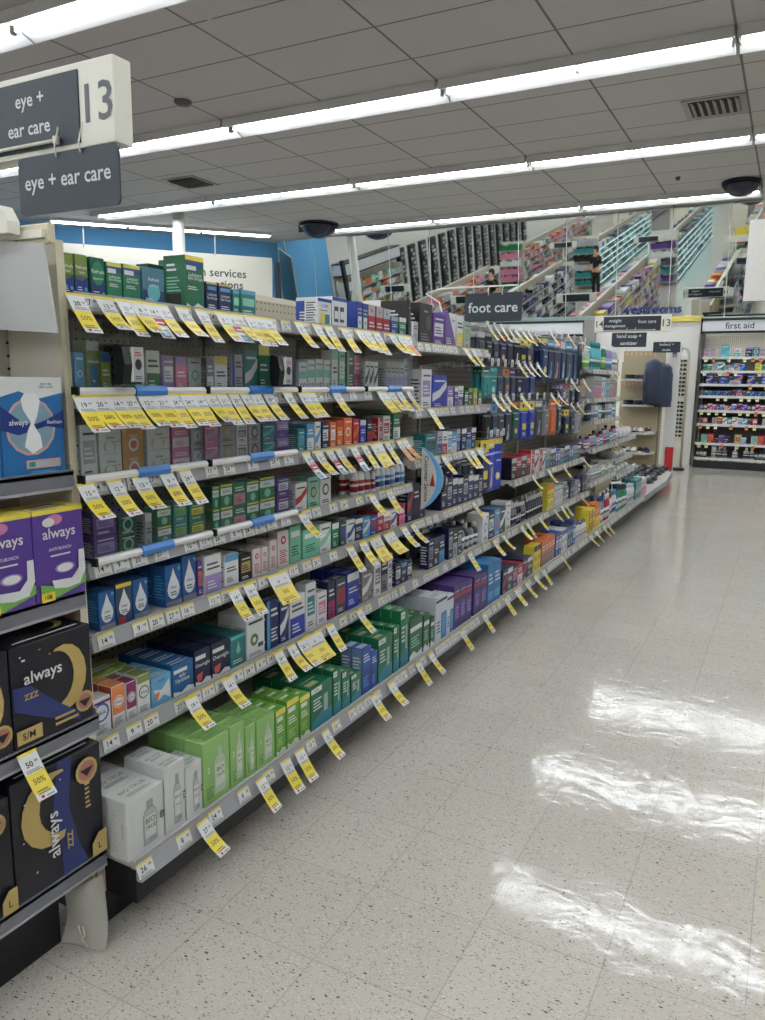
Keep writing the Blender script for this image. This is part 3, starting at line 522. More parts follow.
# ------------------------------------------------------------ price labels and hanging sale tags
PR = ['19', '13', '21', '12', '15', '17', '14', '9', '20', '27', '16', '11', '26', '8', '24', '6']
def price_mesh(t):
    key = ('pl', t)
    if key in _PM: return _PM[key]
    mb = MB(); w, h = .05, .034; mb.box(-w/2, w/2, -.0012, 0, -h/2, h/2, ink('white'))
    mb.face([('r', 0, .86, 1, 1, 'yellow'), ('t', t, .36, .52, .42, 'black', 0, .5), ('t', '99', .78, .62, .22, 'black', 0, .3), ('l', .08, .06, .9, .24, 2, 'grey')], (-w/2, -.0012, -h/2), (1, 0, 0), (0, 0, 1), w, h, .0003)
    o = mb.build('price_label'); me = o.data; bpy.data.objects.remove(o); _PM[key] = me; return me
def tag_mesh(t, kind, bend):
    key = ('tg', t, kind, bend)
    if key in _PM: return _PM[key]
    w = .046 if kind != 'wide' else .095; L = .105; mb = MB(); n = 7; P = []
    for i in range(n+1):                       # side view of the curling paper: (out, down)
        s = i/n; a = 1.02-.35*bend*s-.2*s; P.append((a, s))
    pts = [(0, 0)]
    for i in range(n): a = P[i][0]; pts.append((pts[-1][0]+L/n*math.cos(a), pts[-1][1]-L/n*math.sin(a)))
    vs = []
    for o_, z in pts: vs += [(-w/2, -o_, z), (w/2, -o_, z)]
    W_ = 'white'; top, bot = {'sale': (W_, 'yellow'), 'red': (W_, W_), 'wide': (W_, 'yellow'), 'orange': (W_, (238, 140, 60))}[kind]
    ft = [(2*i, 2*i+2, 2*i+3, 2*i+1) for i in range(n)]
    mb.add(vs, ft[:3], ink(top)); mb.add(vs, ft[3:6], ink(bot)); mb.add(vs, ft[6:], ink(W_ if kind == 'sale' else bot))
    def strip(i0, i1, ops):
        a, b = Vector((-w/2, -pts[i0][0], pts[i0][1])), Vector((-w/2, -pts[i1][0], pts[i1][1])); V = (a-b); h = V.length; V.normalize()
        mb.face(ops, b, (1, 0, 0), V, w, h, .0009)
    strip(0, 1, [('r', 0, .6, 1, 1, 'yellow')]); strip(1, 3, [('t', t, .4, .62, .42, 'black', 0, .5), ('t', '99', .76, .7, .2, 'black', 0, .26), ('l', .08, .04, .9, .3, 2, 'grey')])
    if kind == 'red': strip(3, 5, [('r', 0, .3, 1, 1, 'red'), ('l', .2, .5, .8, .8, 1, 'white')]); strip(5, 7, [('r', .15, .1, .7, .9, 'slate'), ('r', .2, .2, .6, .7, 'sky')])
    else:
        strip(3, 5, [('t', '50%', .5, .35, .42, (120, 104, 36))]); strip(5, 7, [('l', .15, .4, .8, .8, 2, (130, 110, 30)), ('r', .2, .1, .36, .3, 'red'), ('l', .45, .1, .85, .3, 1, 'grey')])
    o = mb.build('sale_tag'); me = o.data; bpy.data.objects.remove(o); _PM[key] = me; return me
def hang_tag(X, Y, z, place, kind='sale', rz=math.pi/2, grp=None, desc=None):
    me = tag_mesh(R_.choice(PR), kind, R_.choice((0, .5, 1)))
    o = put(me, 'sale_tag', (X, Y, z), rz+R_.uniform(-.09, .09))
    D = {'sale': 'white and yellow sale tag', 'red': 'white sale tag with a red band', 'wide': 'wide white and yellow sale tag', 'orange': 'white and orange sale tag'}[kind]
    queue(o, desc or D, place, 'sale tag', grp or 'sale tags '+place, Y if rz > 1 else X)
# ------------------------------------------------------------ aisle gondola: bays with shelves, price channels and back panels
BY = [1.205, 2.07, 2.93, 3.80, 4.67, 5.54, 6.28, 7.34, 8.25, 9.15]
BNAME = ['nearest eye care bay', 'second eye care bay', 'foot care bay', 'first peg bay', 'second peg bay', 'third peg bay', 'soap bay', 'towel bay', 'corner bay']
XB = -1.80                                        # face of the back panel
SH = dict(base=(-1.28, .163, .214), s2=(-1.40, .452, .496), s3=(-1.40, .715, .755), s4=(-1.40, .893, .927), s5=(-1.40, 1.085, 1.123), s6=(-1.40, 1.282, 1.32), top=(-1.40, 1.498, 1.537),
 c3=(-1.40, .985, 1.022), c2=(-1.40, 1.20, 1.24), ctop=(-1.40, 1.478, 1.515), d3=(-1.40, .748, .788),
 e2=(-1.40, .51, .55), e3=(-1.40, .79, .83), e4=(-1.40, 1.025, 1.06), e5=(-1.41, 1.20, 1.235), e6=(-1.43, 1.43, 1.465), f2=(-1.40, .465, .505), f3=(-1.42, .61, .645), f4=(-1.40, .80, .84))
PLACE = dict(base='bottom shelf', s2='second shelf up', s3='third shelf up', s4='fourth shelf up', s5='fifth shelf up', s6='sixth shelf up', top='eye care top shelf',
 c3='foot care shelf at eye level', c2='upper foot care shelf', ctop='foot care top shelf', d3='shelf below pegs', e2='lowest soap bay shelf', e3='second soap bay shelf', e4='third soap bay shelf', e5='fourth soap bay shelf', e6='top of the soap bay',
 f2='lowest towel shelf', f3='middle towel shelf', f4='top towel shelf')
LAY = [['base', 's2', 's3', 's4', 's5', 's6', 'top'], ['base', 's2', 's3', 's4', 's5', 's6', 'top'], ['base', 's2', 's3', 'c3', 'c2', 'ctop'], ['base', 's2', 'd3'], ['base', 's2', 'd3'], ['base', 's2', 'd3'],
       ['base', 'e2', 'e3', 'e4', 'e5', 'e6'], ['base', 'f2', 'f3', 'f4'], ['base']]
LABC = {'base': [(137,154),(176,192),(209,222),(238,250),(263,275),(306,316)]}
def shelf_on(bay, row, y0, y1, i):
    X, zb, zt = SH[row]; dz = zt-.006
    xin = XB-.002 if row != 'base' else XB
    if row == 'd3': y0 = max(y0, 4.3); y1 = min(y1, 6.05)
    mb = MB(); mb.box(xin, X-.012, y0+.002, y1-.002, dz-.018, dz, m_shelf)
    mb.box(X-.03, X-.012, y0+.002, y1-.002, dz-.03, dz-.018, m_shelf)
    if row != 'base':                             # brackets at both ends
        for y in (y0+.004, y1-.008): mb.prism([(xin, dz-.018), (X-.06, dz-.018), (X-.06, dz-.03), (xin, dz-.075)], 1, y, y+.004, m_shelf)
    s = W(mb, 'shelf', bay)
    out = .012 if row == 'base' else .006
    mb = MB(); mb.prism([(X-.012, zt), (X-out, zt), (X+out*.6, zb), (X-.004, zb-.004), (X-.012, zb)], 1, y0+.001, y1-.001, m_rail)
    mb.prism([(X-out+.0005, zt), (X-out+.003, zt+.003), (X-out+.0035, zt-.004), (X-out+.001, zt-.004)], 1, y0+.001, y1-.001, m_rail)
    ch = W(mb, 'price_channel', s)
    ang = math.atan2(out*1.6, zt-zb); xm = X-out*.2+.0012; zm = (zt+zb)/2
    cs = []
    if i == 0 and row in LABC: cs = [ycol((a+b)/2, X, zm) for a, b in LABC[row]]; cs = [c for c in cs if c < y1-.03]
    else:
        y = y0+.04
        while y < y1-.03: cs.append(y); y += R_.choice((.056, .06, .075, .11)) if i < 3 else R_.choice((.06, .08, .12))
    for k, y in enumerate(cs):
        o = bpy.data.objects.new('price_label', price_mesh(PR[(k+i*5+len(row)*3) % len(PR)])); COL.objects.link(o); o.parent = s
        B = Vector(bay.location); o.location = Vector((xm+.0008, y, zm))-B; o.rotation_euler = (-ang, 0, math.pi/2)
    return s
BAYS = []
for i, nm in enumerate(BNAME):
    y0, y1 = BY[i], BY[i+1]; bay = empty('gondola_bay', (XB, (y0+y1)/2, 0)); tag(bay, 'shelving unit forming the %s of the aisle' % nm, 'shelving unit', 'gondola bays along the left of the aisle'); BAYS.append(bay)
    top = 1.645 if i < 3 else 1.70 if i < 6 else 1.62
    mb = MB(); mb.box(XB-.03, XB, y0, y1, .15, top, m_peg if i < 3 else m_pegd if i < 6 else m_peg if i < 7 else mat('tan_slat_panel', (158, 146, 118), .5, .4, .04, 5)); W(mb, 'back_panel', bay)
    mb = MB(); mb.box(XB-.04, XB+.012, y0+.0005, y0+.02, 0, top, m_beige if i < 8 else mat('tan_slat_panel', (158, 146, 118))); mb.box(XB-.04, XB-.0005, y0, y1, top, top+.02, m_beige_l); W(mb, 'upright', bay)
    if i < 8:
        mb = MB(); mb.box(-1.80, -1.41, y0+.001, y1-.001, 0, .15, m_dark); W(mb, 'kick_plate', bay)
        mb = MB(); mb.box(-1.41, -1.293, y0+.001, y1-.001, .10, .188, m_dark); W(mb, 'deck_base', bay)
    for row in LAY[i]:
        if i == 8: continue
        shelf_on(bay, row, y0, y1, i)
    if i < 3:                                      # the far side of the gondola carries shelves too
        pass
# far side of the gondola (seen in the mirrors)
# end panel between the front unit and the first bay
r = empty('bay_divider', (-1.6, 1.197, 0)); mb = MB(); mb.prism([(-1.86, .1), (-1.40, .1), (-1.405, .5), (-1.43, 1.645), (-1.86, 1.66)], 1, 1.186, 1.202, m_beige_l); W(mb, 'panel', r)
mb = MB(); mb.prism([(-1.403, .1), (-1.395, .1), (-1.425, 1.645), (-1.433, 1.645)], 1, 1.183, 1.204, mat('pale_edge_strip', (206, 198, 172), .4)); W(mb, 'edge_trim', r)
tag(r, 'beige end panel between the pads unit and the eye care shelves', 'divider')
# ------------------------------------------------------------ security cases on shelves 4-6
def case(row, u0, u1, h, dep, nm, tag_y=0, lock=None):
    X, zb, zt = SH[row]; y0, y1 = ycol(u0, X, zt), ycol(u1, X, zt); z = zt-.004
    r = empty('security_case', (X-.1, (y0+y1)/2, z)); xf = X+.004; xb = X-dep; t = .003
    mb = MB()
    mb.box(xf-t, xf, y0+.004, y1-.004, z+.016, z+h, m_clear); mb.box(xb, xf-t, y0+.004, y0+.004+t, z+.016, z+h, m_clear); mb.box(xb, xf-t, y1-.004-t, y1-.004, z+.016, z+h, m_clear)
    W(mb, 'acrylic_front', r)
    mb = MB(); mb.box(xf-.05, xf+.004, y0+.004, y1-.004, z+h, z+h+.003, m_clear); W(mb, 'acrylic_lid', r)
    mb = MB(); mb.prism([(xf-.012, z), (xf+.005, z), (xf+.008, z+.008), (xf+.002, z+.016), (xf-.012, z+.016)], 1, y0+.003, y1-.003, m_case); W(mb, 'front_rail', r)
    mb = MB(); mb.box(xf-.01, xf+.011, y0-.0, y0+.006, z-.001, z+.018, m_blackp); W(mb, 'end_cap', r)
    return r, xf, z
def clip(r, xf, z, u0, u1, X):
    a, b = ycol(u0, xf, z), ycol(u1, xf, z); mb = MB(); mb.prism([(xf-.004, z-.004), (xf+.009, z-.003), (xf+.0115, z+.008), (xf+.005, z+.020), (xf-.004, z+.020)], 1, a, b, m_bluec); W(mb, 'blue_clip', r)
CASES = [('s6', 73, 204, [(134,165)]), ('s6', 205, 296, [(248,271)]), ('s6', 297, 363, [(328,344)]), ('s6', 364, 412, [(387,400)]),
         ('s5', 79, 206, [(137,168)]), ('s5', 207, 296, [(249,272)]), ('s4', 92, 211, [(141,172)]), ('s4', 212, 296, [(251,272)])]
CN_ = {}
for row, u0, u1, cl in CASES:
    r, xf, z = case(row, u0, u1, .165 if row == 's6' else .15, .26, '')
    for a, b in cl: clip(r, xf, z, a, b, 0)
    queue(r, 'clear locking acrylic case with white rail', PLACE[row], 'display case', 'clear security cases on the eye care shelves', u0)
def lockbox(u0, u1, v0, v1, X, lab):               # black magnetic lock with white label, stuck on the case front
    y0 = ycol(u0, X, 1.4); y1 = ycol(u1, X, 1.4); z1 = zrow(v0, X, y0); z0 = zrow(v1, X, y0); w = y1-y0; h = z1-z0
    r = empty('case_lock', (X, (y0+y1)/2, z0), math.pi/2); mb = MB()
    mb.prism([(-.028, h*.0), (-.006, 0), (0, h*.1), (0, h*.9), (-.006, h), (-.028, h*.94), (-.036, h*.5)], 0, -w/2, w/2, m_blackp); mb.build('lock_body', r)
    mb = MB(); mb.face([('r', .05, 0, .95, 1, 'silver'), ('e', .5, .5, .3, 'black', .16), ('l', .2, .75, .8, .9, 2, 'red'), ('l', .2, .08, .8, .2, 2, 'slate')], (-w*.1, -.037, h*.06), (1, 0, 0), (0, 0, 1), w*.6, h*.88, .0004, 0)
    mb.box(-w*.1, w*.5, -.0365, -.02, h*.06, h*.94, m_signw); mb.build('lock_label', r); tag(r, lab, 'lock')
lockbox(113, 132, 344, 384, -1.382, 'black lock with white label on the nearest clear case')
lockbox(270, 282, 355, 386, -1.382, 'black lock with white label on the second clear case')
# ------------------------------------------------------------ stocking the shelves
NOSUB = False; NOS = []
def place_one(row, xx, z, cy, w, h, k, deep, pl, d=None, stack=1):
    hh = h/stack; far = cy > 3.2
    if k.startswith('B:'):                         # bottle: B:kind:body:cap:label
        _, kd, b, c, l = k.split(':')
        for dd in range(deep):
            o = put_bottle(kd, w, h, b, c, l, (xx-w*.5-dd*(w+.004), cy, z), math.pi/2)
            desc = '%s %s with %s cap' % (cname(b), {'tub': 'tub', 'spray': 'spray bottle', 'pump': 'pump bottle'}.get(kd, 'bottle'), cname(c))
            queue(o, desc+('' if dd == 0 else ', second row back' if dd == 1 else ', third row back'), pl, 'bottle', desc+'s '+pl, cy)
        return
    st = style(k)
    if d is None: d = st.get('d', min(max(w*.6, .045), .085) if not far else min(max(w, .05), .12))
    for sgn in range(stack):
        me = carton_mesh(k, w, hh-.0006, d, not far)
        for dd in range(deep):
            x = xx-dd*(d+.0015)
            if x-d < XB+.003: break
            o = put(me, KIND.get(pl, 'soap_carton' if 'soap' in pl else st['name']) if st['name'] == 'product_carton' else st['name'], (x, cy, z+sgn*hh+.0003), math.pi/2)
            desc = st['desc']+('' if dd == 0 else ', %s row back' % ORD[dd])
            if stack > 1: desc = ('lower ' if sgn == 0 else 'upper ')+desc
            queue(o, desc, pl, 'carton', st['desc']+'s '+pl, cy)
def row_items(row, items, back=.012, place=None):
    X, zb, zt = SH[row]; Xi = X-.014-back; z = zt-.005; pl = place or PLACE[row]; last = -9
    for it in items:
        u0, u1, vt, k = it[:4]; deep = it[4] if len(it) > 4 else 2; stack = it[5] if len(it) > 5 else 1
        bx = it[6] if len(it) > 6 else 0
        xx = Xi-bx; y0, y1 = ycol(u0, xx, z), ycol(u1, xx, z); y0 = max(y0, last+.0008) if not bx else y0; w = max(y1-y0-.0012, .018); cy = y0+w/2+.0006
        if not bx: last = y0+w
        h = min(max(zrow(vt, xx, y0)-z, .03), .42); hh = h/stack
        far = cy > 3.2
        wt = .062 if k.startswith('B:') else .085
        if cy > 3.75 and w > wt*1.35 and not NOSUB and not bx:
            nn = max(2, int(round(w/wt))); NOS.append(1)
            for q in range(nn): place_one(row, xx, z, cy-w/2+w*(q+.5)/nn, w/nn-.002, h*(1+.04*((q*3) % 3-1)), k, deep if q % 2 else max(1, deep-1), pl, .065)
            continue
        place_one(row, xx, z, cy, w, h, k, deep, pl, it[7] if len(it) > 7 else None, stack)
def fill(u0, u1, vt0, vt1, pxw, keys, deep=1, seq=None):   # run of neighbouring facings between two columns
    out = []; u = u0; i = 0
    while u < u1-2:
        t = (u-u0)/(u1-u0); w = pxw[0]+(pxw[1]-pxw[0])*t; vt = vt0+(vt1-vt0)*t
        out.append((u, min(u+w, u1), vt+((i*5) % 4-1.5)*.8, keys[i % len(keys)], deep)); u += w; i += 1
    return out
row_items('base', [(128,165,804,'opti',3),(166,186,770,'opti',3),(187,203,768,'opti',2),
 (204,230,745,'opti_g',3),(231,245,728,'opti_g',3),(246,256,728,'opti_g',3),(257,275,722,'opti_g',3),
 (276,286,712,'lime_big',3),(287,299,702,'lime_big',3),(300,310,698,'lime_big',2),
 (311,332,690,'renu',3),(333,341,672,'renu',3),(342,350,673,'renu',2),(351,361,676,'renu',2),
 (362,371,650,'aosept',2),(371,377,653,'aosept',2),
 (378,392,640,'renu',4),(393,399,628,'renu',4),(400,408,612,'renu',3),
 (409,422,622,'walg_dg',3),(423,429,616,'walg_dg',3),(430,434,618,'walg_dg',2),
 (435,446,600,'wb_tall',3),(446,453,597,'wb_tall',2),
 (453,459,587,'purple_red',3),(459,465,584,'purple_red',3),(465,471,582,'purple_red',3),(473,479.5,577,'purple_red',3),(479.5,486,575,'purple_red',3),
 (487,493,565,'lightblue_c',3),(493,500,562,'lightblue_c',3)])
row_items('base', fill(502, 532, 572, 556, (5, 5), ['c:navy:red:4', 'c:slate:white:0', 'c:navy:pink:5', 'c:red:white:2'], 2)+[(533,540,546,'c:yellow:navy:0',1),(541,554,541,'c:orange:grey:2',2)]+
 fill(555, 575, 535, 520, (6, 5), ['c:blue:white:5', 'c:white:blue:0', 'c:navy:sky:3'], 2)+fill(576, 588, 524, 520, (6, 6), ['B:bottle:white:grey:silver'], 2)+[(588,594,510,'c:yellow:red:3',2),(594,600,504,'c:orange:yellow:2',2)]+
 fill(600, 606, 498, 496, (5, 4), ['B:bottle:sky:blue:white', 'B:bottle:white:blue:sky'], 2)+fill(606, 613, 495, 493, (4, 4), ['B:bottle:red:white:white', 'B:bottle:white:red:pink'], 2)+[(613,617,490,'B:bottle:white:sky:blue',2)]+
 fill(617, 628, 486, 484, (4, 4), ['B:bottle:teal:navy:white', 'B:bottle:green:navy:white'], 2)+fill(628, 635, 485, 484, (3.5, 3.5), ['B:bottle:white:white:silver'], 2)+[(635,641,480,'c:teal:white:4',2),(641,646,479,'c:white:pink:2',2)])
row_items('s2', [(92,112,703,'blink_blue',1),(113,126,688,'blink_or',2),(127,137.5,684,'blink_mag',2),(138,151,677,'blink_green',2),(152,172,680,'skyswoosh',3),(173,194,667,'walg_sky',4),(195,211,652,'walg_nav',4),(212,230,645,'walg_nav',4),
 (231,246,638,'teal_drop',4),(247,265,618,'circle_w',2),(267,279,602,'c:deep_blue:sky:3',2),(280,289,603,'c:deep_blue:white:4',2),(290,305,598,'c:white:royal:2',1),(306,316,585,'c:white:teal:5',1),(317,327,594,'c:white:pink:5',1),
 (328,335,583,'c:navy:magenta:2',1),(336,346,580,'c:slate:red:5',1),(347,359,575,'c:royal:white:0',3),(362,372,572,'c:grey:white:4',2)]+
 fill(374, 392, 560, 552, (7, 6), ['c:white:grey:5', 'c:black:grey:2'], 1)+fill(395, 412, 566, 560, (6, 5), ['c:navy:white:5', 'c:navy:sky:0'], 2)+fill(428, 446, 541, 533, (5.5, 5), ['c:navy:grey:5', 'c:black:slate:0', 'c:navy:sky:2'], 1)+fill(448, 462, 530, 526, (4.5, 4.5), ['c:navy:silver:5', 'c:black:silver:2'], 1)+fill(463, 482, 526, 520, (4.5, 4.5), ['B:bottle:grey:black:white', 'B:bottle:slate:white:white'], 2)+
 fill(482, 512, 516, 500, (6, 5), ['c:white:sky:1', 'c:navy:white:5', 'c:sky:orange:1', 'c:slate:white:4'], 1)+fill(513, 528, 505, 499, (5, 4), ['B:bottle:grey:white:navy', 'B:bottle:black:white:grey'], 2)+
 fill(528, 546, 498, 488, (4, 4), ['B:bottle:slate:white:black'], 2)+[(547,553,484,'c:yellow:orange:0',1),(554,562,487,'c:white:silver:4',1)]+fill(562, 593, 484, 471, (4, 4), ['c:silver:slate:5', 'B:bottle:lilac:purple:white', 'c:slate:navy:0'], 1))
row_items('s2', [(93,129,678,'c:olive:lime:1',1,2,.075)])
row_items('s3', [(100,116,593,'drop_blue',2),(117,133,585,'drop_yel',2),(134,149,581,'drop_blue',2),(166,182,567,'drop_blue',3),(183,197,557,'drop_blue',3),(198,203,562,'c:purple:orange:5',2),(205,222,557,'c:white:lilac:2',2),(225,239,556,'c:white:sky:0',2),(240,252,556,'c:black:gold:5',2),
 (253,261,550,'bandage',3),(262,268,548,'bandage',3),(270,277,541,'bandage',2),(278,289,532,'bandage',2),(290,301,527,'mint_box',2),(303,319,531,'mint_box',3),(320,331,525,'c:white:mint:4',2),(332,339,524,'c:green:white:0',2),(340,346,522,'c:slate:blue:5',2)]+
 fill(347, 398, 522, 508, (8, 6), ['c:white:blue:4', 'c:navy:white:0', 'c:sky:white:4', 'c:blue:red:5', 'c:red:white:0', 'c:white:red:2'], 2)+[(399,405,505,'c:red:pink:2',1)])
row_items('s4', [(95,118,513,'c:purple:lilac:5',1,2),(120,138,516,'c:dkgreen:mint:1',1,2),(146,153,514,'c:silver:white:0',1),(158,172,508,'systane',1,2),(174,188,503,'c:teal:lime:5',1,2),(190,206,504,'c:green:yellow:5',1,2),
 (213,220,487,'systane',1,2),(221,233,485,'systane',1,2),(234,246,483,'c:green:pink:2',1,2),(247,259,482,'systane',1,2),(260,275,478,'systane',1,2),(277,290,478,'c:purple:white:5',1,2),
 (295,307,484,'c:white:red:4',1),(308,319,478,'c:mint:red:1',2),(320,331,475,'c:white:dkgreen:1',2)]+fill(356, 377, 467, 465, (6, 6), ['B:bottle:white:grey:red'], 2)+fill(378, 407, 463, 459, (5, 5), ['B:bottle:white:sky:blue', 'B:bottle:white:blue:sky'], 2))
row_items('s5', [(82,99,425,'c:white:silver:5',1),(101,123,431,'refresh_w',1,2),(124,145,429,'refresh_o',1,2),(148,171,428,'refresh_w',1,2),(173,190,427,'c:pink:white:2',1,2),(192,204,426,'c:silver:white:1',1,2),(205,219,425,'c:pink:silver:4',1,2),(220,236,423,'c:silver:gold:1',1,2),(237,248,425,'c:white:grey:5',1,2),(249,261,424,'c:silver:slate:1',1,2),(263,275,424,'c:teal:aqua:4',1,2),(277,289,422,'c:lilac:purple:2',1,2)]+
 [(298,305,429,'c:teal:sky:5',2),(307,314,424,'c:sky:white:2',2),(315,321,422,'c:white:sky:4',2),(322,329,422,'c:navy:white:5',2),(330,336,422,'c:orange:white:5',2),(337,343,421,'c:orange:red:0',2),(344,352,418,'c:orange:white:1',2),(353,359,419,'c:red:orange:4',2),(360,366,420,'c:royal:white:0',2),(367,372,419,'c:navy:red:2',2),(378,382,418,'c:red:white:3',1),(383,390,416,'c:white:red:5',2),(393,400,414,'c:green:white:2',2)])
row_items('s6', [(76,86,352,'c:sky:white:1',1),(88,101,340,'refresh_case',1),(102,112,352,'c:olive:blue:0',1),(134,145,354,'c:mint:green:4',1),(147,161,350,'c:white:green:2',1),(163,175,355,'c:lilac:white:5',1),(176,188,356,'c:pink:lilac:0',1),(189,202,357,'c:silver:teal:1',1),
 (207,214,358,'c:grey:white:2',1),(215,228,356,'c:white:yellow:0',1),(232,243,354,'c:silver:blue:3',1),(245,258,350,'c:teal:white:4',1),(259,270,344,'c:green:yellow:0',1),(283,292,357,'c:blue:lilac:0',1),
 (299,307,362,'dna',2),(308,315,360,'dna',2),(316,323,359,'dna',2),(324,330,360,'dna',2),(332,338,350,'c:white:mint:0',1),(339,345,349,'c:mint:white:5',1),(347,353,350,'c:green:silver:3',1),(354,361,355,'c:pink:magenta:2',1)]+fill(365, 378, 362, 361, (4.4, 4.4), ['c:white:slate:4'], 2)+fill(386, 408, 362, 360, (4.4, 4.4), ['c:silver:lilac:2'], 2))
row_items('top', [(61.5,75,251,'refresh_gb',1),(76,89,253,'refresh_gb',1),(91.5,106,256,'refresh_green',1),(107.5,123,261,'lub_green',1),(124,141.5,263,'lub_green',1),(143,165,266,'refresh_blue',1),(186,205,254,'lub_big',1,1,0,.075),(206.5,218,281,'lub_navy',1),(219,232,283,'lub_navy',1),(233,240,289,'small_teal',1),(241,256,289,'small_teal',1),
 (317.5,331.5,297,'areds',1),(332,347,296,'vit_wb',1,1,0,.15),(357,362,301,'vit_royal',2),(362.5,367.5,303,'vit_royal',2),(368,375,304,'red_small',2),(376,382.5,306,'red_small',2),(383,390,308,'red_small',2),(391,398,316,'c:blue:silver:0',2),(399,406,317,'c:green:white:0',2),(408,410.5,300,'black_tall',1,1,0,.16)])
row_items('top', [(172,186,259,'c:green:white:0',1,1,.09),(150,166,263,'c:dkgreen:lime:4',1,1,.09),(380,409,300,'white_long',1,1,.13)])
row_items('ctop', [(411,418,321,'c:silver:white:3',1),(419,431.5,302,'black_tall',1),(432.5,444,313,'c:purple:white:5',2),(445,455,312,'purple_box',1),(456,462.5,315,'c:white:yellow:2',1),(463.5,470,321,'c:silver:lime:5',1)])
row_items('c2', [(421,431,369,'c:white:lilac:5',1),(432,446,375,'c:royal:white:4',1),(447,453,386,'c:lilac:white:2',1),(454,457.5,387,'c:purple:white:0',1),(458,463,386,'c:white:purple:2',1),(464,468,390,'c:dkgreen:white:5',1),(468,472,388,'c:dkgreen:lime:0',1),(473,477,388,'c:gold:lime:0',1),(478,481,390,'c:green:white:2',1)])
row_items('c3', [(425,436,435,'c:teal:slate:5',1)]+fill(437, 460, 433, 430, (5, 4.5), ['c:silver:blue:2', 'c:white:red:2', 'c:white:sky:5', 'c:sky:white:2'], 1)+fill(461, 476, 430, 426, (5, 4.5), ['c:navy:white:0', 'c:deep_blue:sky:2'], 1))
row_items('s3', fill(441, 482, 480, 474, (5.5, 5), ['c:navy:white:0', 'c:navy:silver:5', 'c:deep_blue:white:0'], 2), place='foot care third shelf')
row_items('s3', fill(407, 425, 482, 490, (6, 6), ['c:navy:red:4', 'c:black:navy:2'], 1), place='third shelf, beside call box')
row_items('d3', fill(511, 530, 460, 452, (5, 5), ['c:black:silver:0', 'c:red:black:2'], 2)+fill(530, 545, 452, 450, (4, 4), ['c:red:white:3', 'c:white:slate:4'], 1)+fill(545, 580, 450, 444, (5, 4), ['c:silver:teal:2', 'c:slate:white:0', 'c:blue:white:5'], 1))
row_items('e2', fill(591, 600, 467, 463, (3, 3), ['B:bottle:silver:white:white'], 2)+fill(600, 616, 462, 458, (3.4, 3.4), ['B:pump:silver:white:mint', 'B:pump:cream:white:white'], 2))
row_items('e3', fill(588, 618, 438, 425, (3.4, 3.2), ['B:bottle:lilac:navy:white', 'B:bottle:pink:white:magenta', 'B:bottle:aqua:white:teal', 'B:bottle:silver:red:white'], 2))
row_items('e4', fill(589, 617, 400, 396, (3.6, 3.4), ['B:bottle:navy:white:slate', 'B:pump:silver:white:grey', 'B:pump:white:white:sky', 'B:bottle:mint:navy:white'], 1))
row_items('e5', fill(593, 614, 376, 376, (4, 4), ['c:silver:pink:2', 'c:silver:pink:2', 'c:white:aqua:4', 'c:aqua:silver:0'], 1))
row_items('e6', [(587,591,345,'B:pump:silver:white:lime',1),(592,602,340,'B:bottle:aqua:teal:teal',1),(603,607,342,'B:pump:green:white:lime',1),(607.5,613,344,'B:pump:lilac:white:sky',1),(613,618,346,'B:pump:silver:white:white',1)])
# ------------------------------------------------------------ sale tags clipped along the price channels
def tags(row, us, kind='sale', place=None):
    X, zb, zt = SH[row]
    for u in us: hang_tag(X+.007, ycol(u, X+.005, zt), zt-.004, 'hanging from '+(place or PLACE[row]), kind)
tags('base', [201, 259, 284, 298, 324, 373, 390, 417, 430, 461, 483, 505, 516, 526, 535, 543, 562, 590, 596, 603, 607])
tags('s2', [189, 226, 277, 290, 300, 329, 358, 469, 494, 503, 521, 527, 539, 554, 561, 565, 581]); tags('s2', [312], 'wide')
tags('s3', [232, 247, 349, 362, 403, 412, 473]); tags('s3', [276, 374, 388], 'wide')
tags('s4', [301, 371, 388])
tags('s5', [84, 112, 138, 165, 183, 317, 337, 363, 386]); tags('s5', [305, 328, 352], 'red'); tags('s5', [375], 'wide'); tags('s5', [398, 404], 'orange')
tags('s6', [80, 96, 112, 126, 143, 158, 171, 184, 196, 208, 220, 232, 243, 254, 266, 286, 301, 309, 335, 390, 398, 407]); tags('s6', [381], 'wide')
tags('top', [73, 102, 121, 136, 160, 180, 199, 219, 236, 247, 256, 265, 297, 315, 327, 343, 358, 366, 375, 391, 399]); tags('top', [148, 229], 'red'); tags('top', [405], 'orange')
tags('ctop', [465, 472]); tags('c2', [430]); tags('c3', [443, 465, 471, 478]); tags('d3', [532, 548, 563, 583]); tags('e4', [612, 616]); tags('e3', [609, 612, 615], place='second soap bay shelf'); tags('e6', [610, 615])
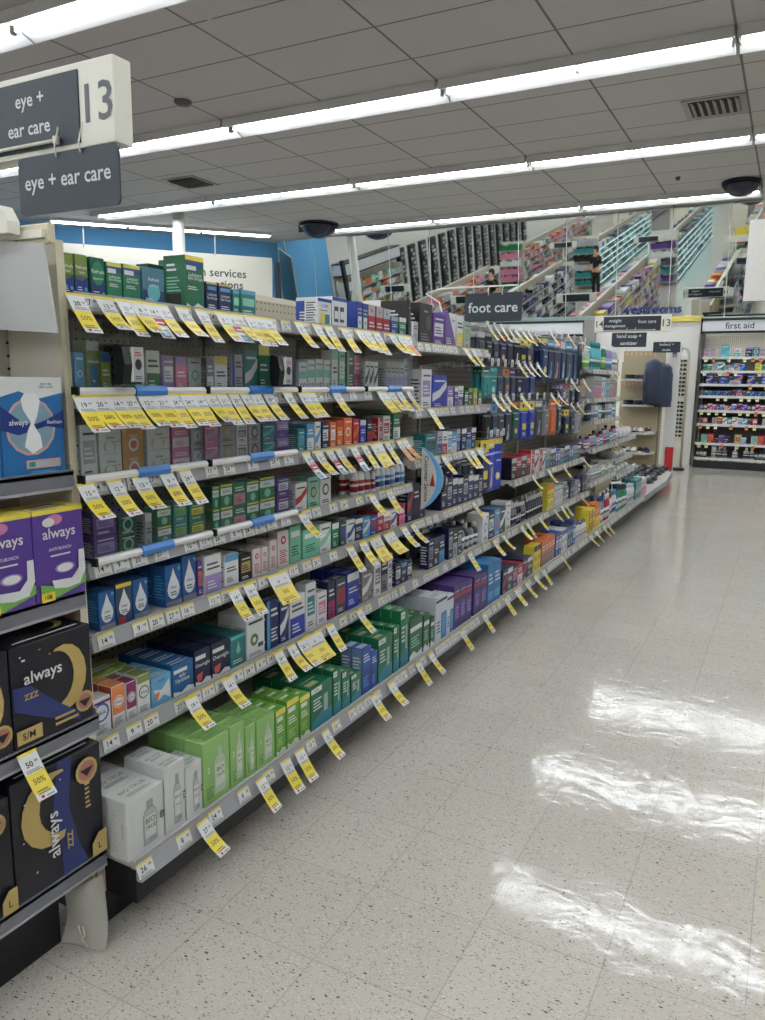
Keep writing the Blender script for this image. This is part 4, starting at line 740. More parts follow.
# ------------------------------------------------------------ pegs with hanging packs
m_hook = mat('zinc_hook', (170, 172, 174), .3, .5, .02, metal=.8)
def peg(Y, z, out, stock, nm, tagk=None, w=.07, h=.17):
    r = empty('peg_hook', (XB+.001, Y, z)); mb = MB(); xo = out-XB
    mb.tube([(0, 0, 0), (xo*.96, 0, -.004), (xo, 0, .006)], .0028, m_hook, 5); mb.tube([(0, 0, .03), (xo*.93, 0, .032), (xo, 0, .03)], .0022, m_hook, 5); mb.box(-.001, .004, -.018, .018, -.01, .04, m_hook); mb.build('wire_arm', r)
    mb = MB(); mb.box(xo, xo+.0015, -.021, .021, .004, .045, ink('white')); mb.face([('l', .1, .1, .9, .8, 3, 'slate')], (xo+.0015, -.021, .004), (0, 1, 0), (0, 0, 1), .042, .04, .0004); mb.build('price_flag', r)
    queue(r, 'zinc wire display hook', 'in the '+nm, 'hook', 'display hooks in the '+nm, Y)
    if tagk: hang_tag(out+.003, Y, z+.03, 'hanging in the '+nm, tagk)
    if stock:
        col, hd, v, n = stock; me = pack_mesh(w, h, col, hd, v)
        for k in range(n):
            o = put(me, 'hanging_pack', (out-.035-k*.028, Y+R_.uniform(-.003, .003), z-.003), math.pi/2-R_.uniform(-.02, .22))
            queue(o, '%s pack with %s header' % (cname(col), cname(hd))+('' if k == 0 else ', %s layer back' % ORD[k]), nm, 'hanging pack', '%s hanging packs in the %s' % (cname(col), nm), Y)
def pegrow(us, z, out, stocks, nm, tagset, w=.07, h=.17, n=3):
    for i, u in enumerate(us):
        s = stocks[i % len(stocks)]; Y = ycol(u, out, z)
        peg(Y, z, out, (s+(n,)) if s else None, nm, 'sale' if i in tagset else None, w, h)
pegrow([487, 494, 501, 508, 515, 522, 528, 534], 1.63, -1.48, [('slate','white',0), ('black','silver',2), ('navy','grey',1), ('navy','orange',2), ('navy','deep_blue',0), ('black','white',0), ('navy','yellow',1), ('deep_blue','yellow',1)], 'top left peg row', {0,1,2,3,4,5,6,7}, .10, .18)
pegrow([550, 556, 562, 568, 574, 580, 585], 1.665, -1.5, [('deep_blue','yellow',2), ('navy','sky',0), ('slate','pink',0), ('deep_blue','white',0), ('slate','sky',0), ('deep_blue','grey',0), ('slate','magenta',2)], 'top right peg row', {0,3,5}, .125, .30)
pegrow([492, 498, 505, 512, 518, 524, 530, 537], 1.44, -1.48, [('teal','dkgreen',0), ('teal','aqua',2), ('navy','slate',1), ('slate','orange',1), ('navy','purple',0), ('navy','black',2), ('deep_blue','navy',0), ('deep_blue','royal',0)], 'second peg row', {4,5,6,7}, .115, .17)
pegrow([566, 571, 577, 583], 1.345, -1.48, [('slate','lilac',0), ('grey','red',2), ('slate','silver',1), ('navy','grey',0)], 'short right peg row', {1,3}, .1, .16)
pegrow([493, 500, 506, 513, 521, 529, 537, 544, 551, 558, 564], 1.245, -1.47, [('black','silver',0), ('navy','sky',1), ('slate','pink',2), ('navy','silver',0), ('dkgreen','orange',2), ('royal','yellow',1), ('royal','yellow',1), ('slate','silver',0), ('grey','navy',2), ('orange','orange',0), ('slate','orange',2)], 'third peg row', {0,1,2,4,8,9}, .105, .25)
pegrow([571, 577, 583], 1.165, -1.47, [('navy','yellow',1), ('slate','grey',2), ('silver','slate',0)], 'lowest right peg row', {0,1}, .1, .2)
pegrow([491, 497, 503], 1.05, -1.45, [('navy','yellow',1), ('royal','yellow',0), ('royal','yellow',2)], 'fourth peg row', set(), .115, .31)
pegrow([446, 452, 458, 464, 470, 476], .965, -1.46, [('black','navy',0), ('navy','silver',2), ('slate','pink',1), ('navy','sky',0)], 'low foot care peg row', set(), .085, .12, 2)
pegrow([417, 424, 431, 438, 445, 452], .665, -1.47, [('black','navy',0), ('navy','slate',2), ('black','silver',0), ('navy','sky',2)], 'lowest foot care peg row', set(), .09, .13, 2)
# ------------------------------------------------------------ call box sticking out of the third shelf
r = empty('call_box', (-1.372, 3.0, .80)); mb = MB()
def arc(w0, w1, n=10): return [(-.015+w1*math.sin(math.pi*(k/n))**.8, .003+.272*k/n) for k in range(n+1)]
e = arc(0, .098); mb.prism([(-.02, .003), (-.02, .275)]+e[::-1], 1, -.006, 0, mat('call_box_blue', (112, 170, 216), .4)); mb.build('blue_backing', r)
mb = MB(); e = arc(0, .068); mb.prism([(-.018, .01), (-.018, .27)]+[(a-.002, b*.97+.004) for a, b in e][::-1], 1, -.010, -.006, mat('call_box_face', (206, 204, 196), .4)); mb.build('sign_face', r)
mb = MB(); mb.face([('t', 'Customer Service', .5, .5, .5, 'slate', -math.pi/2, .92)], (-.014, -.0105, .03), (1, 0, 0), (0, 0, 1), .04, .22, .0004); mb.face([('p', [(.0, 0), (1, 0), (.5, 1)], 'red')], (.022, -.0105, .11), (1, 0, 0), (0, 0, 1), .026, .055, .0004); mb.build('lettering', r)
mb = MB(); mb.lathe([(.02, 0), (.03, .004), (.03, .07), (.02, .075)], m_blackp, 14, (.05, .03, .08)); mb.box(-.02, .05, .0, .04, .07, .16, m_blackp, .004); mb.build('speaker', r)
tag(r, 'blue and white customer service call box jutting from the foot care shelves', 'call box')
# ------------------------------------------------------------ hanging signs
def bigsign(Y, x0, x1, z0, z1, label, words, nums, back=False):
    r = empty('aisle_sign', ((x0+x1)/2, Y, z0)); d = .055
    mb = MB(); mb.box(x0, x1, Y, Y+d, z0, z1, m_signw, .002); W(mb, 'sign_box', r)
    w = x1-x0; nw = w*.122; pl = x0+(nw if nums[0] else .0); pr = x1-nw
    mb = MB(); mb.box(pl, pr, Y-.004, Y, z0+.012, z1-.016, m_sign)
    if back: mb.box(x0+nw, x1-nw, Y+d, Y+d+.004, z0+.012, z1-.016, m_sign)
    W(mb, 'category_panel', r); mb = MB()
    for t, x, z, s, mw in words: mb.face([('t', t, .5, .5, .6, (214, 218, 218), 0, 1)], (x-.5*mw, Y-.0045, z-s/2), (1, 0, 0), (0, 0, 1), mw, s, .0005)
    W(mb, 'lettering', r); mb = MB()
    for t, x in ((nums[0], x0+nw/2), (nums[1], x1-nw/2)):
        if t: mb.face([('t', t, .5, .5, .5, (84, 88, 92), 0, .8)], (x-nw/2, Y-.0005, z0), (1, 0, 0), (0, 0, 1), nw, z1-z0, .0006)
    if back:
        for t, x, z, s, mw in words: mb.face([('t', t, .5, .5, .6, (214, 218, 218), 0, 1)], (x+.5*mw, Y+d+.0045, z-s/2), (-1, 0, 0), (0, 0, 1), mw, s, .0005)
        for t, x in ((nums[1], x0+nw/2), (nums[0], x1-nw/2)):
            if t: mb.face([('t', t, .5, .5, .5, (84, 88, 92), 0, .66)], (x+nw/2, Y+d+.0005, z0), (-1, 0, 0), (0, 0, 1), nw, z1-z0, .0006)
    W(mb, 'aisle_number', r)
    mb = MB(); mb.tube([(x0+.1, Y-.012, z0+.022), (x1-.18, Y-.012, z0+.022)], .004, m_signw, 6); mb.lathe([(.008, -.008), (.008, .008)], m_signw, 8, (x1-.18, Y-.012, z0+.022)); W(mb, 'rail_rod', r)
    xm = (x0+x1)/2-.1; mb = MB(); mb.box(xm-.022, xm+.022, Y+.02, Y+.05, 1.62, z0, m_signw); W(mb, 'support_post', r)
    tag(r, label, 'sign'); return r
Ys = 1.35; zt1 = at(112, 53, 1, Ys).z; zb1 = at(113, 142, 1, Ys).z; x1_ = at(112, 53, 1, Ys).x
bigsign(Ys, x1_-.9, x1_, zb1, zt1, 'large white and slate aisle sign reading eye + ear care 13', [('eye +', at(31, 103, 1, Ys).x, at(31, 103, 1, Ys).z, .062, .1), ('ear care', at(31, 130, 1, Ys).x-.002, at(31, 131, 1, Ys).z, .056, .15)], (None, '13'))
Yf = 10.0; a, b = at(595, 318, 1, Yf), at(670, 333, 1, Yf)
bigsign(Yf, a.x, b.x, b.z+.02, a.z+.025, 'far white and slate aisle sign numbered 14 and 13', [('weight', (a.x+b.x)/2-.2, a.z-.045, .07, .2), ('management', (a.x+b.x)/2-.2, a.z-.11, .06, .3), ('foot care', (a.x+b.x)/2+.18, a.z-.055, .07, .26)], ('14', '13'), True)
def flag(Y, u0, u1, v0, v1, label, lines, hook=.03, lo=0):
    a, b = at(u0, v0, 1, Y), at(u1, v1, 1, Y); x0, x1, z0, z1 = a.x, b.x, b.z, a.z; r = empty('hanging_sign', ((x0+x1)/2, Y, z0)); w, h = x1-x0, z1-z0; q = .012
    mb = MB(); P = []
    for cx, cz, s0 in ((x1-q, z1-q, 0), (x0+q, z1-q, 1), (x0+q, z0+q, 2), (x1-q, z0+q, 3)):
        for k in range(4): t = (s0+k/3)*math.pi/2; P.append((cx+q*math.cos(t), cz+q*math.sin(t)))
    mb.prism(P[::-1], 1, Y, Y+.006, m_sign); W(mb, 'sign_plate', r); mb = MB(); n = len(lines)
    for i, t in enumerate(lines): mb.face([('t', t, .5, .5, .55, (214, 218, 218), 0, .86)], (x0, Y-.001, z0+lo+(h-lo)*(n-1-i)/n*.92+h*.04), (1, 0, 0), (0, 0, 1), w, (h-lo)/n*.92, .0005)
    W(mb, 'lettering', r); mb = MB()
    for x in (x0+w*.42, x0+w*.66): mb = MB(); mb.tube([(x, Y-.004, z1-.012), (x, Y-.008, z1+.01), (x, Y+.004, z1+hook), (x+.006, Y, z1+hook+.004)], .0022, m_signw, 5); W(mb, 'sign_hook', r)
    mb = MB(); mb.box(x0+w*.3, x0+w*.34, Y-.001, Y, z1-.006, z1-.002, m_signw); W(mb, 'maker_mark', r) if False else None; tag(r, label, 'sign'); return x0, x1, z0, z1
flag(1.33, 17.5, 120, 159.5, 204, 'slate eye + ear care sign hanging under the big aisle sign', ['eye + ear care'], .05, .0)
x0, x1, z0, z1 = flag(4.2, 465, 521.5, 294, 321, 'slate foot care sign hanging from a curved white arm', ['foot care'], .03)
r = empty('curved_sign_stand', (-1.95, 4.21, 1.66)); mb = MB(); mb.tube([(-1.81, 4.19, 1.66), (-1.84, 4.15, 1.80), (x0-.22, 4.15, z1+.005), (x0-.16, 4.18, z1+.03), (x0-.08, 4.206, z1+.037), (x1-.03, 4.206, z1+.037)], .005, m_signw, 6)
W(mb, 'curved_arm', r); tag(r, 'curved white wire arm carrying the foot care sign', 'stand')
x0, x1, z0, z1 = flag(9.0, 612, 646, 333, 347, 'slate hand soap + sanitizer sign above the soap bay', ['hand soap +', 'sanitizer'], .05)
flag(11.2, 653.5, 680, 342, 352.5, 'slate hosiery + socks sign beside the white end column', ['hosiery +', 'socks'], .03)
# board in front of the blue wall, hung on two thin rods
off = .5
def onboard(u, v):
    d = ray(u, v); p0 = BA+BN*off; t = (p0-CP).dot(BN)/d.dot(BN); return CP+d*t
a, b, c_ = onboard(38, 242), onboard(272, 258), onboard(274.5, 306)
zt_, zb_ = b.z, c_.z-.35; U2 = BD; Lb = (Vector((b.x, b.y, 0))-Vector((a.x, a.y, 0))).length
r = empty('wall_board', Vector((a.x, a.y, zb_)), math.atan2(U2.y, U2.x)); mb = MB(); mb.box(0, Lb, 0, .03, 0, zt_-zb_, m_signw); mb.build('panel', r)
def btext(s, u, v, hh):
    p = onboard(u, v); x = (Vector((p.x, p.y, 0))-Vector((a.x, a.y, 0))).dot(U2); gv, gf = glyph(s); wd = max(q[0] for q in gv)-min(q[0] for q in gv)
    mb = MB(); mb.face([('t', s, .5, .5, 1, 'slate', 0, 9)], (x-wd*hh-.0, -.002, p.z-zb_-hh/2), (1, 0, 0), (0, 0, 1), wd*hh, hh, 0); return mb
M1 = btext('n services', 246, 274.5, .17); M2 = btext('ptions', 243, 287, .17); M3 = btext('ation', 267, 299, .17)
for mm in (M1, M2, M3): mm.build('lettering', r); tag(r, 'large white board with grey services lettering in front of the blue wall', 'board')
for k, u in enumerate((84, 215)):
    p = onboard(u, 250); mb = MB(); mb.tube([(p.x, p.y, zt_-.05), (p.x, p.y, H)], .014, m_signw, 6); o = W(mb, 'hanging_rod'); tag(o, ['left', 'right'][k]+' thin white rod holding up the services board', 'rod')
# dark narrow panel leaning at the corner of the blue wall
p = at(274, 262, 1, 12.6); q = at(282, 306, 1, 12.6); mb = MB(); mb.add([(p.x, p.y, p.z), (p.x+.07, p.y, p.z), (p.x+.07, p.y+.1, p.z), (p.x, p.y+.1, p.z), (q.x, q.y, .0), (q.x+.07, q.y, .0), (q.x+.07, q.y+.1, 0), (q.x, q.y+.1, 0)], [(0,1,2,3),(7,6,5,4),(0,4,5,1),(1,5,6,2),(2,6,7,3),(3,7,4,0)], m_sign); tag(W(mb, 'partition_edge'), 'dark edge of a partition at the corner of the blue wall', 'partition')
# white panel hanging at the right
r = empty('blank_signboard', (-.1, 8.0, 2.12)); a, b = at(750, 220, 1, 8.0), at(743, 301, 1, 8.0); mb = MB(); mb.box(a.x, a.x+.75, 8.0, 8.03, b.z, a.z, mat('matte_white_panel', (216, 214, 208), .6)); W(mb, 'panel_face', r)
mb = MB(); mb.tube([(a.x+.1, 8.015, a.z), (a.x+.1, 8.015, H)], .006, m_hook); mb.tube([(a.x+.65, 8.015, a.z), (a.x+.65, 8.015, H)], .006, m_hook); W(mb, 'hanging_wire', r); tag(r, 'blank white panel hanging from the ceiling at the right edge', 'panel')
# ------------------------------------------------------------ front unit with pads (left edge of the picture)
r = empty('pads_display', (-1.5, .75, 0)); FX = -1.385
mb = MB(); mb.box(-1.62, -1.60, .30, 1.184, .1, 1.70, mat('display_back_beige', (168, 162, 146), .5)); hk = mat('slot_hole', (40, 38, 34), .8)
for z in [1.05+.0254*1.15*k for k in range(0, 21)]:
    for y in (ycol(7, -1.6, 1.43), ycol(19, -1.6, 1.43)): mb.lathe([(.0035, 0), (.0035, .0012)], hk, 8); n = 16; vs = mb.v[-n:]; mb.v[-n:] = [(-1.60+vv[2]+.0002, y+vv[0], z+vv[1]) for vv in vs]
W(mb, 'back_panel', r)
mb = MB(); mb.box(-1.60, -1.455, .30, 1.112, 0, .165, m_dark); W(mb, 'kick_plate', r)
FS = [('top pads shelf', 1.152, -1.402), ('second pads shelf', .88, -1.385), ('third pads shelf', .584, -1.362), ('bottom pads shelf', .241, -1.36)]
for n_, z, xf in FS:
    mb = MB(); mb.box(-1.60, xf, .30, 1.18, z-.012, z-.004, m_shelf); mb.box(xf-.004, xf, .30, 1.18, z-.04, z, mat('dark_grey_rail', (104, 106, 112), .35)); mb.box(xf-.001, xf+.0015, .30, 1.18, z-.044, z-.038, m_rail); mb.box(-1.60, xf-.004, 1.176, 1.18, z-.012, z+.012, m_shelf); W(mb, 'shelf', r)
tag(r, 'beige display unit stocked with pads at the left edge, nearest the camera', 'display unit')
# cartons of pads
def padcarton(y0, y1, z, h, d, X, F, S, T, body, desc, lab):
    w = y1-y0; mb = MB(); mb.box(-w/2, w/2, 0, d, 0, h, ink(body), .0015); mb.face(F, (-w/2, 0, 0), (1, 0, 0), (0, 0, 1), w, h, .0004); mb.face(S, (-w/2, d, 0), (0, -1, 0), (0, 0, 1), d, h, .0004)
    mb.face(T, (-w/2, 0, h), (1, 0, 0), (0, 1, 0), w, d, .0004); o = mb.build('pads_carton'); o.location = (X, (y0+y1)/2, z); o.rotation_euler.z = math.pi/2; tag(o, lab, 'carton', desc)
BL = (24, 110, 180); DB = (26, 54, 140)
Fb = [('p', [(0,.8),(.3,.86),(.6,.78),(1,.84),(1,1),(0,1)],'white'), ('e',.46,.5,.4,(206,160,160)), ('e',.46,.5,.36,(120,160,176)), ('p',[(0,.72),(.3,.56),(.5,.52),(.7,.56),(1,.66),(1,.46),(.7,.5),(.5,.46),(.25,.42),(0,.48)],DB), ('p',[(.38,.84),(.55,.84),(.62,.76),(.56,.6),(.5,.52),(.6,.4),(.62,.28),(.46,.22),(.34,.3),(.4,.46),(.46,.54),(.34,.68),(.32,.78)],(236,240,238)), ('t','always',.26,.54,.06,'white',0,.36), ('t','flexfoam',.84,.54,.04,'white',0,.26), ('r',.34,.07,.9,.16,(220,150,140)), ('r',.36,.08,.88,.15,'silver'), ('r',.38,.09,.48,.14,'teal'), ('t','ZERO FEEL',.72,.93,.022,'navy',0,.4), ('t','ZERO LEAKS',.72,.9,.022,'navy',0,.4), ('l',.4,.02,.85,.05,2,'sky')]
PU = (88, 56, 156)
Fp = [('r',0,.95,1,1,(236,214,60)), ('e',.42,.88,.16,(214,120,170),.06), ('e',.3,.86,.12,'white',.05), ('t','always',.5,.72,.12,'white',0,.86), ('t','ANTI-BUNCH',.5,.56,.035,'white',0,.6), ('l',.3,.48,.7,.52,1,'white'), ('p',[(.08,.02),(.4,.02),(1,.12),(1,.22),(.4,.14),(.08,.2)],(110,180,70)), ('p',[(.3,.22),(.7,.2),(.85,.3),(.86,.5),(.98,.5),(.99,.26),(.86,.12),(.6,.1),(.34,.13)],'white'), ('r',.08,.0,.34,.1,'yellow'), ('t','108',.2,.05,.05,'black',0,.2), ('e',.56,.34,.2,'lilac',.06), ('e',.56,.34,.16,'white',.045)]
NV = (16, 18, 30); GD = (190,160,84)
def moon(cx, cz, s, asp):   # crescent
    a = [(cx+s*math.cos(t), cz+s*asp*math.sin(t)) for t in [(-1.9+k*.38) for k in range(11)]]
    b = [(cx-.36*s+.8*s*math.cos(t), cz+.06*s*asp+.82*s*asp*math.sin(t)) for t in [(-1.62+k*.324) for k in range(11)]]
    return [[a[i], a[i+1], b[i+1], b[i]] for i in range(10)]
Fn = [('p', q, GD) for q in moon(.62, .54, .3, 1.15)]+[('p',[(.0,.62),(.2,.6),(.5,.34),(.8,.12),(.8,.04),(.4,.2),(.0,.4)],(36,50,120)), ('e',.1,.9,.01,'white'), ('e',.45,.84,.009,GD), ('t','always',.36,.66,.12,'white',0,.5), ('t','zzz',.2,.5,.09,GD,0,.3), ('e',.86,.22,.12,GD), ('e',.86,.22,.09,(180,110,90)), ('p',[(.78,.24),(.94,.24),(.86,.16)],'black'), ('r',0,.06,.3,.2,GD), ('t','S/M',.14,.13,.07,'black',0,.2), ('l',.46,.1,.76,.22,2,GD), ('l',.1,.86,.14,.9,1,'white'), ('l',.3,.92,.33,.94,1,GD)]
Fl = [('p',[(.5,1),(.66,1),(.6,.6),(.7,.2),(.8,0),(.5,0),(.5,.3),(.42,.6)],(36,50,120))]+[('p', [(1-x, z) for x, z in q][::-1], GD) for q in moon(.58, .64, .34, .92)]+[('t','always',.42,.42,.13,'white',math.pi/2,.42), ('t','zzz',.58,.3,.1,GD,math.pi/2,.3), ('e',.12,.8,.012,'white'), ('e',.3,.93,.01,GD), ('e',.5,.86,.008,'white'), ('e',.2,.2,.012,GD), ('e',.08,.5,.008,'white'), ('e',.8,.82,.13,GD), ('e',.8,.82,.1,(180,110,90)), ('p',[(.72,.84),(.88,.84),(.8,.77)],'black'), ('p',[(.82,.02),(1,.02),(1,.22),(.9,.22),(.82,.14)],GD), ('t','L',.91,.1,.06,'black',0,.1), ('l',.76,.5,.82,.74,6,GD)]
Sn = [('l',.1,.1,.9,.9,10,(60,64,84)), ('t','always',.5,.5,.1,'white',math.pi/2,.6)]
Tn = [('r',.1,.2,.5,.8,(40,40,50)), ('e',.7,.5,.2,GD), ('e',.64,.5,.17,NV), ('l',.1,.1,.9,.18,1,'white')]
def yy(u, X, z): return ycol(u, X, z)
X = -1.405; padcarton(yy(4, X, 1.15), yy(66, X, 1.15), 1.149, zrow(377, X, yy(30, X, 1.15))-1.149, .07, X, Fb, [('l',.1,.2,.9,.8,8,'sky')], [], BL, 'blue pads cartons on the top pads shelf', 'blue pads carton with white pad picture on the top pads shelf')
padcarton(yy(4, X, 1.15)-.17, yy(4, X, 1.15)-.002, 1.149, zrow(377, X, yy(30, X, 1.15))-1.149, .07, X, Fb, [], [], BL, 'blue pads cartons on the top pads shelf', 'blue pads carton cut by the left edge on the top pads shelf')
X = -1.38; ya, yb = yy(37, X, .88), min(yy(92, X, .88), 1.178); hp = zrow(509, X, ya+.05)-.877; padcarton(ya, yb, .877, hp, .09, X, Fp, [('l',.1,.2,.9,.8,8,'lilac')], [('r',0,0,1,1,(236,214,60)), ('l',.1,.2,.8,.8,2,PU)], PU, 'purple pads cartons on the second pads shelf', 'purple pads carton with yellow top, right one on the second pads shelf')
padcarton(ya-.002-(yb-ya), ya-.002, .877, hp, .09, X, Fp, [('l',.1,.2,.9,.8,8,'lilac')], [('r',0,0,1,1,(236,214,60))], PU, 'purple pads cartons on the second pads shelf', 'purple pads carton cut by the left edge on the second pads shelf')
X = -1.365; ya, yb = yy(16, X, .58), min(yy(94, X, .58), 1.178); hp = zrow(636, X, (ya+yb)/2)-.582; padcarton(ya, yb, .582, hp, .16, X, Fn, Sn, Tn, NV, 'black night pads cartons', 'black carton with gold crescent moon on the third pads shelf')
padcarton(ya-.004-.2, ya-.004, .582, hp, .16, X, Fn, Sn, Tn, NV, 'black night pads cartons', 'black carton with gold moon cut by the left edge on the third shelf')
X = -1.362; ya, yb = yy(18, X, .24), min(yy(105, X, .24), 1.178); hp = zrow(762, X, (ya+yb)/2)-.24; padcarton(ya, yb, .239, hp, .16, X, Fl, Sn, Tn, NV, 'black night pads cartons', 'black carton with upright lettering and moon on the bottom pads shelf')
padcarton(ya-.004-.2, ya-.004, .239, hp*.93, .16, X, Fl, Sn, Tn, NV, 'black night pads cartons', 'black carton with moon cut by the left edge on the bottom pads shelf')
o = put(tag_mesh('50', 'sale', 0), 'sale_tag', (-1.36, yy(26, -1.36, .57), .575), math.pi/2); tag(o, 'white and yellow half price tag hanging above the lowest pads carton', 'sale tag')
# milky sign holder at the top of the unit
a = at(0, 236, 1, 1.10); b = at(44, 243, 1, 1.10); c_ = at(57, 333, 1, 1.10); r = empty('sign_holder', (-1.42, 1.10, c_.z)); mb = MB()
L0, L1, L2, L3 = (a.x-.1, 1.10, a.z+.002), (b.x-.004, 1.10, b.z), (c_.x, 1.10, c_.z), (a.x-.1, 1.10, c_.z+.014)
mb.add([L0, L1, L2, L3]+[(p[0], p[1]+.004, p[2]) for p in (L0, L1, L2, L3)], [(3,2,1,0),(4,5,6,7),(0,1,5,4),(1,2,6,5),(2,3,7,6),(3,0,4,7)], m_frost); W(mb, 'clear_panel', r)
mb = MB(); mb.box(a.x-.1, b.x-.008, 1.104, 1.112, a.z-.01, a.z+.006, m_signw); W(mb, 'holder_clip', r); tag(r, 'milky clear plastic sign holder at the top of the pads unit', 'sign holder')
r = empty('column_cover', (-1.50, 1.12, 1.62)); a, b = at(11, 214, 1, 1.112), at(48, 222, 1, 1.112); mb = MB(); mb.box(a.x, b.x, 1.112, 1.13, 1.622, b.z, mat('pale_edge_strip', (206, 198, 172), .4), .003); W(mb, 'cover', r); mb = MB(); mb.box(a.x+.006, a.x+.016, 1.110, 1.1118, 1.63, 1.645, hk); mb.box(a.x+.006, a.x+.016, 1.110, 1.1118, 1.652, 1.662, hk); W(mb, 'slot', r)
mb = MB(); mb.face([('t', 'Lozier', .5, .5, .5, (180, 172, 148), 0, .8)], (a.x+.03, 1.1115, 1.628), (1, 0, 0), (0, 0, 1), b.x-a.x-.04, .022, .0004); W(mb, 'embossed_mark', r); tag(r, 'cream post cover above the pads unit under the slate sign', 'post cover')
a = at(10, 205, 1, 1.08); r = empty('corner_bumper', (a.x-.05, 1.08, 1.66)); mb = MB(); mb.prism([(a.x-.12, 1.64), (a.x, 1.64), (a.x, a.z-.03), (a.x-.02, a.z), (a.x-.12, a.z+.01)], 1, 1.07, 1.10, m_signw); W(mb, 'bumper', r); tag(r, 'white plastic corner piece cut by the left edge below the sign', 'corner piece')
# torn plastic guard at the foot of the end panel and the loose tan board above it
r = empty('corner_guard', (-1.40, 1.14, 0)); mb = MB(); mg = acrylic('scuffed_clear_plastic', (.5, .5, .48), .3)
mg = mat('scuffed_milky_plastic', (186, 184, 174), .3, .5, .08, 14)
A_ = at(63, 868, 1, 1.176); B_ = at(103, 868, 1, 1.176)
rowsg = []
for ul, vl, ur, vr, yl, yr in ((66, 893, 103.5, 874, 1.12, 1.12), (66, 900, 104, 888, 1.12, 1.12), (66.5, 908, 105, 904, 1.12, 1.125), (65.5, 920, 106, 920, 1.118, 1.13), (63, 932, 106.5, 936, 1.113, 1.136), (61, 943, 105.5, 951, 1.108, 1.141)):
    rowsg.append((at(ul, vl, 1, yl), at(ur, vr, 1, yr)))
pts = []
for l_, r_ in rowsg:
    for k in range(6): f = k/5; p = l_.lerp(r_, f); pts.append((p.x, p.y+.004*math.sin(f*6+l_.z*30), max(p.z, .002)))
nv = len(pts); q_ = [(j*6+k, j*6+6+k, j*6+7+k, j*6+k+1) for j in range(5) for k in range(5)]
mb.add(pts+[(x, y+.002, z) for x, y, z in pts], q_+[tuple(reversed([i+nv for i in f])) for f in q_], mg, True); W(mb, 'guard_sheet', r)
mb = MB(); mb.tube([(-1.375, 1.112, .07), (-1.37, 1.112, .05), (-1.38, 1.112, .035), (-1.365, 1.115, .02)], .0018, m_signw, 5); mb.tube([(-1.38, 1.112, .04), (-1.39, 1.112, .068)], .0014, m_signw, 5); W(mb, 'torn_edge', r); tag(r, 'torn milky plastic guard at the foot of the end panel on the floor', 'guard')
mb = MB(); mb.box(-1.50, -1.375, 1.150, 1.156, .12, .195, mat('raw_board_tan', (200, 180, 140), .6)); tag(W(mb, 'board_end'), 'narrow tan board standing beside the bottom pads shelf', 'board')
# ------------------------------------------------------------ towel bay: soft rolled packs
def roll_mesh(w, h, d, c):
    mb = MB(); n = 12; rng = random.Random(int(w*1e4)); vs = []; secs = 6
    for j in range(secs+1):
        y = d*j/secs; s = (.72 if j in (0, secs) else 1.0)
        for k in range(n):
            a = 2*math.pi*k/n; q = 1+rng.uniform(-.05, .05); vs.append((w/2*math.cos(a)*s*q, y, h/2+h/2*math.sin(a)*s*q if not 0 else 0))
    fs = [(j*n+k, j*n+n+k, j*n+n+(k+1) % n, j*n+(k+1) % n) for j in range(secs) for k in range(n)]+[tuple(range(n)), tuple(reversed(range(secs*n, secs*n+n)))]
    mb.add(vs, fs, ink(c), True); mb.box(-w*.36, w*.36, d*.3, d*.6, h*.955, h*1.0, ink('silver')); o = mb.build('towel_pack'); me = o.data; bpy.data.objects.remove(o); return me
rm = [roll_mesh(.085, .075, .2, 'white'), roll_mesh(.08, .09, .2, (206,200,200))]
for row, n in (('f2', 7), ('f3', 5), ('f4', 8)):
    X, zb, zt = SH[row]
    for k in range(n):
        y = (7.42 if row != 'f3' else 7.6)+k*.098; o = put(rm[k % 2], 'towel_pack', (X-.03, y, zt-.004), math.pi/2+R_.uniform(-.12, .12)); queue(o, ['white', 'pale grey'][k % 2]+' soft rolled pack', PLACE[row], 'towel pack', 'soft rolled packs '+PLACE[row], y)
# ------------------------------------------------------------ corner bay: panel facing the aisle end, fan-shaped shelves with slippers, jackets
CY = 11.6; tan = mat('tan_slat_panel', (158, 146, 118), .5, .4, .04, 5)
r = empty('slipper_display', (-1.6, CY, 0)); a = at(623, 350, 1, CY).x; b = at(666, 355, 1, CY).x
XL = a; mb = MB(); mb.box(XL, b, CY, CY+.03, .1, at(640, 351, 1, CY).z, tan); W(mb, 'back_panel', r)
mb = MB(); mb.box(b-.045, b-.028, CY-.006, CY, .1, 1.66, m_dark)
for k in range(40): mb.box(b-.042, b-.031, CY-.0085, CY-.006, .18+k*.037, .195+k*.037, m_beige)
W(mb, 'slotted_standard', r)
def fan(zf, x0, x1, dep, m=m_shelf):
    mb = MB(); P = [(x0, CY-.001), (x1, CY-.001), (x1, CY-dep*.45), (x1-.09, CY-dep), (x0+.05, CY-dep), (x0, CY-dep*.7)]
    mb.prism(P[::-1], 2, zf-.03, zf, m); W(mb, 'shelf', r)
zs = [at(650, v, 1, CY-.3).z for v in (379, 405, 433, 453)]
for zf in zs: fan(zf, XL+.05, b-.06, .34)
q1, q2, q3 = at(672, 472.5, 2, .19), at(666, 482, 2, .19), at(654, 490, 2, .19)
P2 = [(b-.02, CY-.02), (q1.x, q1.y), (q2.x, q2.y), (q3.x, q3.y), (-1.275, 8.252)]
mb = MB(); P = [(XL, CY-.02)]+P2+[(XB+.04, 8.252), (XB+.04, 9.16), (XL, 9.8)]
mb.prism(P[::-1], 2, .14, .19, m_shelf); W(mb, 'base_deck', r)
